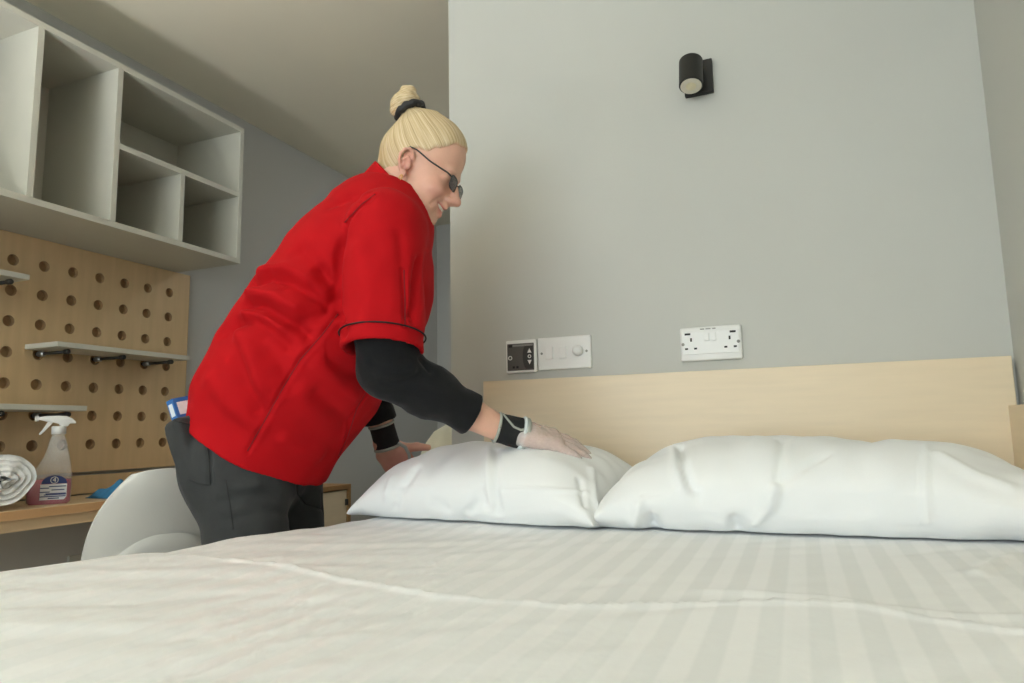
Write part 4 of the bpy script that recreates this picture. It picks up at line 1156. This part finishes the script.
for line, amp, wid in folds:
    pts = cast(tb, line)
    if len(pts) > 1: disp += 1.5*amp*np.exp(-(poly_dist(tw, pts)/(1.25*wid))**2)
seam_pts = []
for line in seams:
    pts = cast(tb, line)
    if len(pts) > 1:
        d_ = poly_dist(tw, pts); disp += -.0028*np.exp(-(d_/.0042)**2)+.0016*np.exp(-((d_-.009)/.005)**2)
tl = to_l_ = (tw-PO) @ BASIS.T
fade = np.clip(np.abs((tl-HEMR) @ RCUT)/.03, 0, 1)
tw = tw+tn*(disp*np.where(np.linalg.norm(tl-HEMR, axis=1) < .12, fade, 1))[:, None]
tu = mesh_obj('tunic', tw, tf, 'tunic', woman, smooth=True)
tb = BVHTree.FromPolygons([Vector(p) for p in tw], [tuple(f) for f in tf])
for line in seams:
    pts = cast(tb, line)
    if len(pts) > 2: MB().tube(pts, .0013, 6).build('seam', 'tunic_seam', tu, smooth=True)
# piping round both sleeves: a thin ring following the cloth
def sleeve_ring(a, b, ra, rb, at, dirn, name, m, w_=.0017, out=.0016):
    ax = b-a; L = np.linalg.norm(ax); ax = ax/L
    e1 = np.cross(ax, [0, 0, 1.]) if abs(ax[2]) < .9 else np.cross(ax, [0, 1., 0]); e1 /= np.linalg.norm(e1); e2 = np.cross(ax, e1)
    pts = []
    for i in range(49):
        t = 2*math.pi*i/48; dd = e1*math.cos(t)+e2*math.sin(t)
        # walk to the cut plane along the sleeve, then out to its surface
        base = a+dd*ra; s_ = ((at-base) @ dirn)/(ax @ dirn); r_ = ra+(rb-ra)*s_/L
        pts.append(a+ax*s_+dd*(r_+.0030))
    pts = [to_w(p) for p in pts]
    return MB().tube(pts, w_, 8, False).build(name, m, woman, smooth=True)
sleeve_ring(S(385, 226, -.150), S(382, 372, -.190), .077, .0795, HEMR-RDIR*.030, RCUT, 'sleeve_piping', 'piping')
sleeve_ring(SHL+[0, -.02, -.012], SHL+LDIR*.30, .076, .074, HEML-LDIR*.030, LDIR, 'sleeve_piping', 'piping')

# ---- stand-up collar
col_ = SDF(); ca, cb = NECK+[-.026, 0, -.035], h(-.030, 0, -.015)
col_.add(rc(ca, cb, .076, .068, 1.0), .01); col_.add(rc(NECK+[.035, 0, -.055], NECK+[.045, 0, -.02], .060, .055), .03)
col_.sub(rc(ca+(ca-cb)*.3, cb, .066, .0595, 1.0), .003); col_.sub(rc(NECK+[.035, 0, -.065], NECK+[.047, 0, .01], .053, .049), .02)
cz = (S(374, 164, 0), S(404, 196, 0)); cn = np.array([-(cz[1]-cz[0])[2], 0, (cz[1]-cz[0])[0]]); cn /= np.linalg.norm(cn)
col_.cut(plane(cz[0]+cn*.007, cn), .003); col_.cut(plane(cz[0]-cn*.040, -cn), .003)
cv, cf = col_.mesh(NECK-[.16, .14, .14], NECK+[.16, .14, .16], .0025)
mesh_obj('collar', to_w(relax(cv, cf, 1)), cf, 'tunic', woman, smooth=True)

# ---- black under-sleeves
def under_sleeve(shape_pts, radii, cuff_c, cuff_d, lo, hi, wr):
    s_ = SDF()
    for i in range(len(shape_pts)-1): s_.add(rc(shape_pts[i], shape_pts[i+1], radii[i], radii[i+1]), .03)
    s_.cut(plane(cuff_c, cuff_d), .002); s_.sub(rc(cuff_c-cuff_d*.02, cuff_c+cuff_d*.03, radii[-1]-.006, radii[-1]-.004), .002)
    v, f = s_.mesh(lo, hi, .0032); v = relax(v, f, 1)
    W_ = to_w(v); N_ = normals(W_, f)
    dd = .0022*noise3(W_*[26, 26, 26], 31)+.0012*noise3(W_*60, 32)
    b_ = BVHTree.FromPolygons([Vector(p) for p in W_], [tuple(x) for x in f])
    for line, amp, wid in wr:
        pts = cast(b_, line)
        if len(pts) > 1: dd += amp*np.exp(-(poly_dist(W_, pts)/wid)**2)
    return mesh_obj('under_sleeve', W_+N_*dd[:, None], f, 'sleeve', woman, smooth=True)
cdr = arm_dir(ELR, WRR); CUR = ELR+(WRR-ELR)*.735
e0 = HEMR-RDIR*.04; mid = ELR+(WRR-ELR)*.36
under_sleeve([e0, ELR+[.006, 0, 0], mid, CUR, CUR+cdr*.06], [.056, .0545, .0480, .0365, .0345], CUR, cdr, (-.1, -.34, .80), (.72, .20, 1.35),
    [([(372, 362), (392, 366), (410, 364)], -.004, .008), ([(376, 374), (396, 374), (416, 368)], .004, .008), ([(384, 384), (404, 382), (424, 372)], -.004, .007), ([(420, 360), (432, 372)], -.004, .006)])
cdl = arm_dir(ELL, WRL); CUL2 = ELL+(WRL-ELL)*.78
under_sleeve([SHL+LDIR*.18, ELL, CUL2, CUL2+cdl*.05], [.054, .050, .036, .035], CUL2, cdl, (-.25, .02, .75), (.60, .46, 1.45), [])

# ---- wrist supports: black bands with grey trim
def band(a, b, ra, rb, name, lo=0.0):
    ax = arm_dir(a, b); s_ = SDF().add(rc(a-ax*.02, b+ax*.02, ra, rb), .01)
    s_.cut(plane(b, ax), .002).cut(plane(a, -ax), .002)
    v, f = s_.mesh(np.minimum(a, b)-.06, np.maximum(a, b)+.06, .0024); v = relax(v, f, 1)
    W_ = to_w(v); W_ = W_+normals(W_, f)*(.0008*noise3(W_*90, 41))[:, None]
    return mesh_obj(name, W_, f, 'cuff', woman, smooth=True), W_, f
def circ(c, ax, r, tr_, m, parent, name='trim', sq=1.0):
    ax = ax/np.linalg.norm(ax); e1 = np.cross(ax, [0, 0, 1.]); e1 /= np.linalg.norm(e1); e2 = np.cross(ax, e1)
    pts = [to_w(c+r*(e1*math.cos(t)+sq*e2*math.sin(t))) for t in np.linspace(0, 2*math.pi, 33)]
    return MB().tube(pts, tr_, 8, False).build(name, m, parent, smooth=True)
ba_, bb_ = ELR+(WRR-ELR)*.955, RH['W']+arm_dir(RH['W'], RH['K'])*.012
bax = arm_dir(ba_, bb_)
bo, BW, BF_ = band(ba_, bb_, .0292, .0325, 'wrist_support')
circ(ba_, bax, .0292, .0032, 'trim', bo)
circ(bb_, bax, .0322, .0042, 'trim_light', bo)
circ(bb_+bax*.007, bax, .0312, .0040, 'trim', bo)
bb2 = BVHTree.FromPolygons([Vector(p) for p in BW], [tuple(f) for f in BF_])
st = cast(bb2, [(503, 414), (508, 420), (514, 427), (521, 430), (526, 429)])
if len(st) > 2: MB().tube(st, .0024, 8).build('strap_edge', 'trim', bo, smooth=True)
la_, lb_ = ELL+(WRL-ELL)*.815, WRL+cdl*.008
lax = arm_dir(la_, lb_)
bo2, _, _ = band(la_, lb_, .0310, .0325, 'wrist_support')
circ(la_, lax, .0312, .0035, 'trim', bo2); circ(lb_, lax, .0328, .0038, 'trim', bo2)
tp = [PL(398, 443, 1.49), PL(405, 447, 1.50), PL(409, 454, 1.51), PL(410, 462, 1.52)]
MB().tube([to_w(p) for p in tp], .0042, 8).build('thumb_strap', 'trim', bo2, smooth=True)

# ---- clear glove on the near hand
gs = SDF(); hand(shape=gs, grow=.0014, **RH)
gd = arm_dir(RH['W'], RH['K']); gs.cut(plane(RH['W']-gd*.002, -gd), .002)
gv, gf = gs.mesh(RH['W']-[.10, .10, .12], RH['K']+[.16, .16, .08], .0022); gv = relax(gv, gf, 1)
gw = to_w(gv); gn = normals(gw, gf); gl_ = (gv-RH['W']) @ gd
gw = gw+gn*(.0022*noise3(np.stack([gl_*150, gv[:, 1]*45, gv[:, 2]*45], 1), 51)*np.clip(1-gl_/.13, .25, 1)+.0006)[:, None]
mesh_obj('glove', gw, gf, 'glove', woman, smooth=True)

# ---- trousers
pv, pf = pants.mesh((-.42, -.36, .04), (.36, .36, 1.06), .0042); pv = relax(pv, pf, 1)
pw = to_w(pv); pnm = normals(pw, pf); pd = .003*noise3(pw*[14, 14, 9], 61)+.0012*noise3(pw*40, 62)
pbv = BVHTree.FromPolygons([Vector(p) for p in pw], [tuple(f) for f in pf])
for line, amp, wid in [([(208, 436), (210, 462), (210, 486)], -.006, .005), ([(297, 478), (298, 494), (306, 504), (326, 510)], -.004, .004), ([(222, 500), (250, 494), (280, 496)], -.005, .010), ([(228, 520), (262, 512), (300, 514)], -.004, .012), ([(215, 470), (232, 490), (262, 486)], .004, .010), ([(322, 494), (324, 520)], -.003, .004), ([(170, 418), (188, 421), (206, 428)], -.0022, .003)]:
    pts = cast(pbv, line)
    if len(pts) > 1: pd += amp*np.exp(-(poly_dist(pw, pts)/wid)**2)
pw = pw+pnm*pd[:, None]
tro = mesh_obj('trousers', pw, pf, 'trousers', woman, smooth=True)
M['seam_dark'] = mat('charcoal_seam', '#2a2b2b', .9, .05, 60)
pbv = BVHTree.FromPolygons([Vector(p) for p in pw], [tuple(f) for f in pf])
for line in ([(171, 420), (188, 424), (206, 431), (209, 460), (210, 485), (198, 484), (186, 478)], [(297, 480), (298, 494), (306, 504), (323, 509)], [(226, 480), (230, 505), (234, 535)]):
    pts = cast(pbv, line)
    if len(pts) > 2: MB().tube(pts, .0016, 6).build('seam', 'seam_dark', tro, smooth=True)
# ---- shoes
for sd in (-1, 1):
    hip, knee, ank = leg(sd); s_ = SDF()
    a0 = np.array([ank[0]-.03, ank[1], .045])
    s_.add(rc(a0+[-.02, 0, .01], a0+[.10, 0, -.002], .043, .040), .02).add(rc(a0+[.10, 0, -.004], a0+[.185, sd*.008, -.012], .042, .030), .02).add(rc(ank+[0, 0, .02], a0+[0, 0, .01], .046, .044), .02)
    s_.cut(plane((0, 0, .0015), (0, 0, -1)), .002)
    v, f = s_.mesh(a0-[.12, .08, .06], a0+[.28, .08, .12], .004); mesh_obj('shoe', to_w(relax(v, f, 1)), f, 'shoe', woman, smooth=True)

# ---- hair: swept back into a bun
tie = S(411, 113.5, 0); tax = S(402, 97, 0)-S(411, 114, 0); tax /= np.linalg.norm(tax)
hair = SDF()
hair.add(hell((-.012, 0, .046), (.100, .0780, .090)), .02).add(hell((.028, 0, .068), (.0695, .0680, .0745)), .02).add(hell((.004, 0, .082), (.070, .062, .074)), .02)
hair.add(rc(tie-tax*.035, tie-tax*.004, .050, .026), .03)
hair.add(hell((-.062, 0, -.030), (.036, .046, .045)), .025)
def hairline(p, raw=False):
    c = hc(p)
    zm = np.interp(c[:, 0], [-.14, -.075, -.040, -.026, -.018, .004, .030, .058, .080, .10], [-.085, -.075, -.050, -.010, .032, .042, .048, .066, .097, .115])
    zm = zm+.007*noise3(c*[70, 70, 20], 71)
    if raw: return c[:, 2]-zm
    return (zm-c[:, 2])*HS*.72
hair.cut(hairline, .010)
hv, hf_ = hair.mesh(HO-[.17, .12, .13], HO+[.16, .12, .19], .0024); hv = relax(hv, hf_, 1)
e1 = np.cross(tax, [0, 1., 0]); e1 /= np.linalg.norm(e1); e2 = np.cross(tax, e1)
def strands(v, c, k1, seed):
    r_ = v-c; ph = np.arctan2(r_ @ e1, r_ @ e2); rad = np.linalg.norm(r_, axis=1)
    cyl = np.stack([np.cos(ph)*k1, np.sin(ph)*k1, rad*9], 1)
    return noise3(cyl, seed)
hw_ = to_w(hv); hn = normals(hw_, hf_); thin = np.clip(1-hairline(hv, True)/.020, 0, 1)*np.clip((hc(hv)[:, 0]+.02)/.03, 0, 1)
s1, s2 = strands(hv, tie-tax*.06, 12, 81), strands(hv, tie-tax*.06, 34, 82)
ho = mesh_obj('hair', hw_+hn*(.0007*s1+.0008*s2-.0032*thin**1.5)[:, None], hf_, 'hair', woman, smooth=True)
hq = hc(hv); set_attr(ho, 'thin', thin)
set_attr(ho, 'tint', .55*np.clip((-.035-hq[:, 0])/.05, 0, 1)*np.clip((.06-hq[:, 2])/.07, 0, 1))
rr_ = hv-(tie-tax*.06); ph = np.arctan2(rr_ @ e1, rr_ @ e2)
set_vec(ho, 'flow', np.stack([np.cos(ph)*30, np.sin(ph)*30, np.linalg.norm(rr_, axis=1)*14], 1))
# bun coil
bun = SDF(); bc = tie+tax*.012
knob = S(407, 92, 0)
def coil(n, t0, turns, c0, c1, R0, R1, r0, r1):
    prev = None
    for i in range(n):
        t = i/(n-1); a = 2*math.pi*turns*t+t0
        p_ = c0+(c1-c0)*t+(R0+(R1-R0)*t)*(e1*math.cos(a)+e2*math.sin(a)); r_ = r0+(r1-r0)*t
        if prev is not None: bun.add(rc(prev[0], p_, prev[1], r_), .003)
        prev = (p_, r_)
coil(30, .4, 1.35, S(406, 107, 0), S(404, 101, 0), .0225, .016, .0165, .0150)
coil(16, 1.5, 1.0, knob-tax*.008, knob+tax*.004, .011, .004, .0115, .0105)
bun.add(rc(tie-tax*.005, S(405, 100, 0), .026, .020), .006)
bn, bnf = bun.mesh(tie-.09, tie+.11, .0022); bn = relax(bn, bnf, 1)
bw_ = to_w(bn); bnn = normals(bw_, bnf); r_ = bn-bc; ang = np.arctan2(r_ @ e1, r_ @ e2); ht = r_ @ tax
fl = np.stack([ht*330-ang*2.0, np.cos(ang)*2.2, np.sin(ang)*2.2], 1)
bo_ = mesh_obj('hair_bun', bw_+bnn*(.0006*noise3(fl, 91))[:, None], bnf, 'hair', woman, smooth=True)
set_attr(bo_, 'tint', np.zeros(len(bn))); set_vec(bo_, 'flow', fl)
# scrunchie
pts = []; rs = []
for i in range(49):
    t = 2*math.pi*i/48; rr = .0300+.0006*math.sin(7*t); pts.append(to_w(tie+tax*.004+rr*(e1*math.cos(t)+1.08*e2*math.sin(t))+tax*.0015*math.sin(9*t))); rs.append(.0082+.0007*math.sin(13*t))
MB().tube(pts, rs, 12, False).build('scrunchie', 'scrunchie', woman, smooth=True)

# ---- face details
for sd in (-1, 1):
    ey = MB().lathe(to_w(h(.0765, sd*.0325, .0155)), [(.0108*math.sin(t)+1e-5, -.0108*math.cos(t)) for t in np.linspace(0, math.pi, 13)], 20).build('eye', 'eye', woman, smooth=True)
    fw = (BASIS.T @ hx); MB().lathe(to_w(h(.0765+.0102, sd*.0325, .0145)), [(.0052, 0), (.0048, .0008), (.002, .0012)], 16, axis=fw).build('iris', 'iris', ey)
    ha = np.array([to_w(h(.000+.0062*math.sin(t)*.6, sd*(.0795+.0015*math.sin(t)), -.034+.0068*math.cos(t))) for t in np.linspace(0, 2*math.pi, 25)])
    MB().tube(ha, .0011, 8, False).build('earring', 'gold', woman, smooth=True)
tt = [to_w(h(.0925-.0115*abs(a)**1.8, a*.022, -.0500+.0055*abs(a)**1.5)) for a in np.linspace(-1, 1, 13)]
MB().tube(tt, .0040, 10).build('teeth', 'teeth', woman, smooth=True)
# spectacles
gx, gz = .1045, .010
gl0 = MB()
def rim(sd, r=1.0, n=28):
    P_ = []
    for i in range(n):
        t = 2*math.pi*i/n; c_, s__ = math.cos(t), math.sin(t); e = .55
        y = .0255*r*math.copysign(abs(c_)**e, c_); z = .0150*r*math.copysign(abs(s__)**e, s__)
        P_.append(to_w(h(gx-.10*abs(y+sd*.0)*(.55 if y*sd > 0 else .1)-z*.10, sd*.0335+y, gz+z)))
    return P_
specs = None
for sd in (-1, 1):
    P_ = rim(sd); mb_ = MB().tube(P_+[P_[0]], .0013, 8, False)
    if specs is None: specs = mb_
    else: specs.add(mb_.V, mb_.F)
specs.tube([to_w(h(gx, -.009, gz+.004)), to_w(h(gx+.003, 0, gz+.0065)), to_w(h(gx, .009, gz+.004))], .0013, 8)
sp_ = specs.build('spectacles', 'frame', woman, smooth=True)
for sd in (-1, 1):
    MB().tube([to_w(h(gx-.004, sd*.058, gz+.008)), to_w(h(gx-.012, sd*.066, gz+.0105)), to_w(h(.045, sd*.0735, .028)), to_w(h(.006, sd*.0775, .040)), to_w(h(-.010, sd*.0800, .040)), to_w(h(-.026, sd*.0785, .022))], [.0016, .0019, .0017, .0016, .0016, .0014], 8).build('temple_arm', 'frame', sp_, smooth=True)
    P_ = np.array(rim(sd, .96)); nn = BASIS.T @ hx*.0009; k_ = len(P_)
    MB().add(list(P_+nn)+list(P_-nn), [tuple(range(k_)), tuple(range(2*k_-1, k_-1, -1))]+[(i, k_+i, k_+(i+1) % k_, (i+1) % k_) for i in range(k_)]).build('lens', 'tinted', sp_)

# ---- packet in the rear pocket
def obox(c, hs, R, name, m, parent=None):
    V = []; 
    for sx in (-1, 1):
        for sy in (-1, 1):
            for sz in (-1, 1): V.append(to_w(c+R[0]*hs[0]*sx+R[1]*hs[1]*sy+R[2]*hs[2]*sz))
    return mesh_obj(name, V, [(0, 1, 3, 2), (4, 6, 7, 5), (0, 4, 5, 1), (2, 3, 7, 6), (0, 2, 6, 4), (1, 5, 7, 3)], m, parent)
pk = thing('packet', tuple(to_w(PKT-pz*.04)), 'small blue packet with a white label poking out of the trouser pocket', 'packet')
obox(PKT, (.0115, .029, .039), PR, 'carton', 'packet_blue', pk)
sgn = -1.0 if (BASIS.T @ pn2) @ np.array([.7, -.7, 0]) < 0 else 1.0
for sg in (1, -1): obox(PKT+PR[0]*.0117*sg+pz*.017-PR[1]*.003, (.0004, .019, .013), PR, 'label_panel', 'packet_white', pk)
for sg in (1, -1): obox(PKT+PR[1]*.0292*sg+pz*.017, (.007, .0004, .013), PR, 'label_panel', 'packet_white', pk)
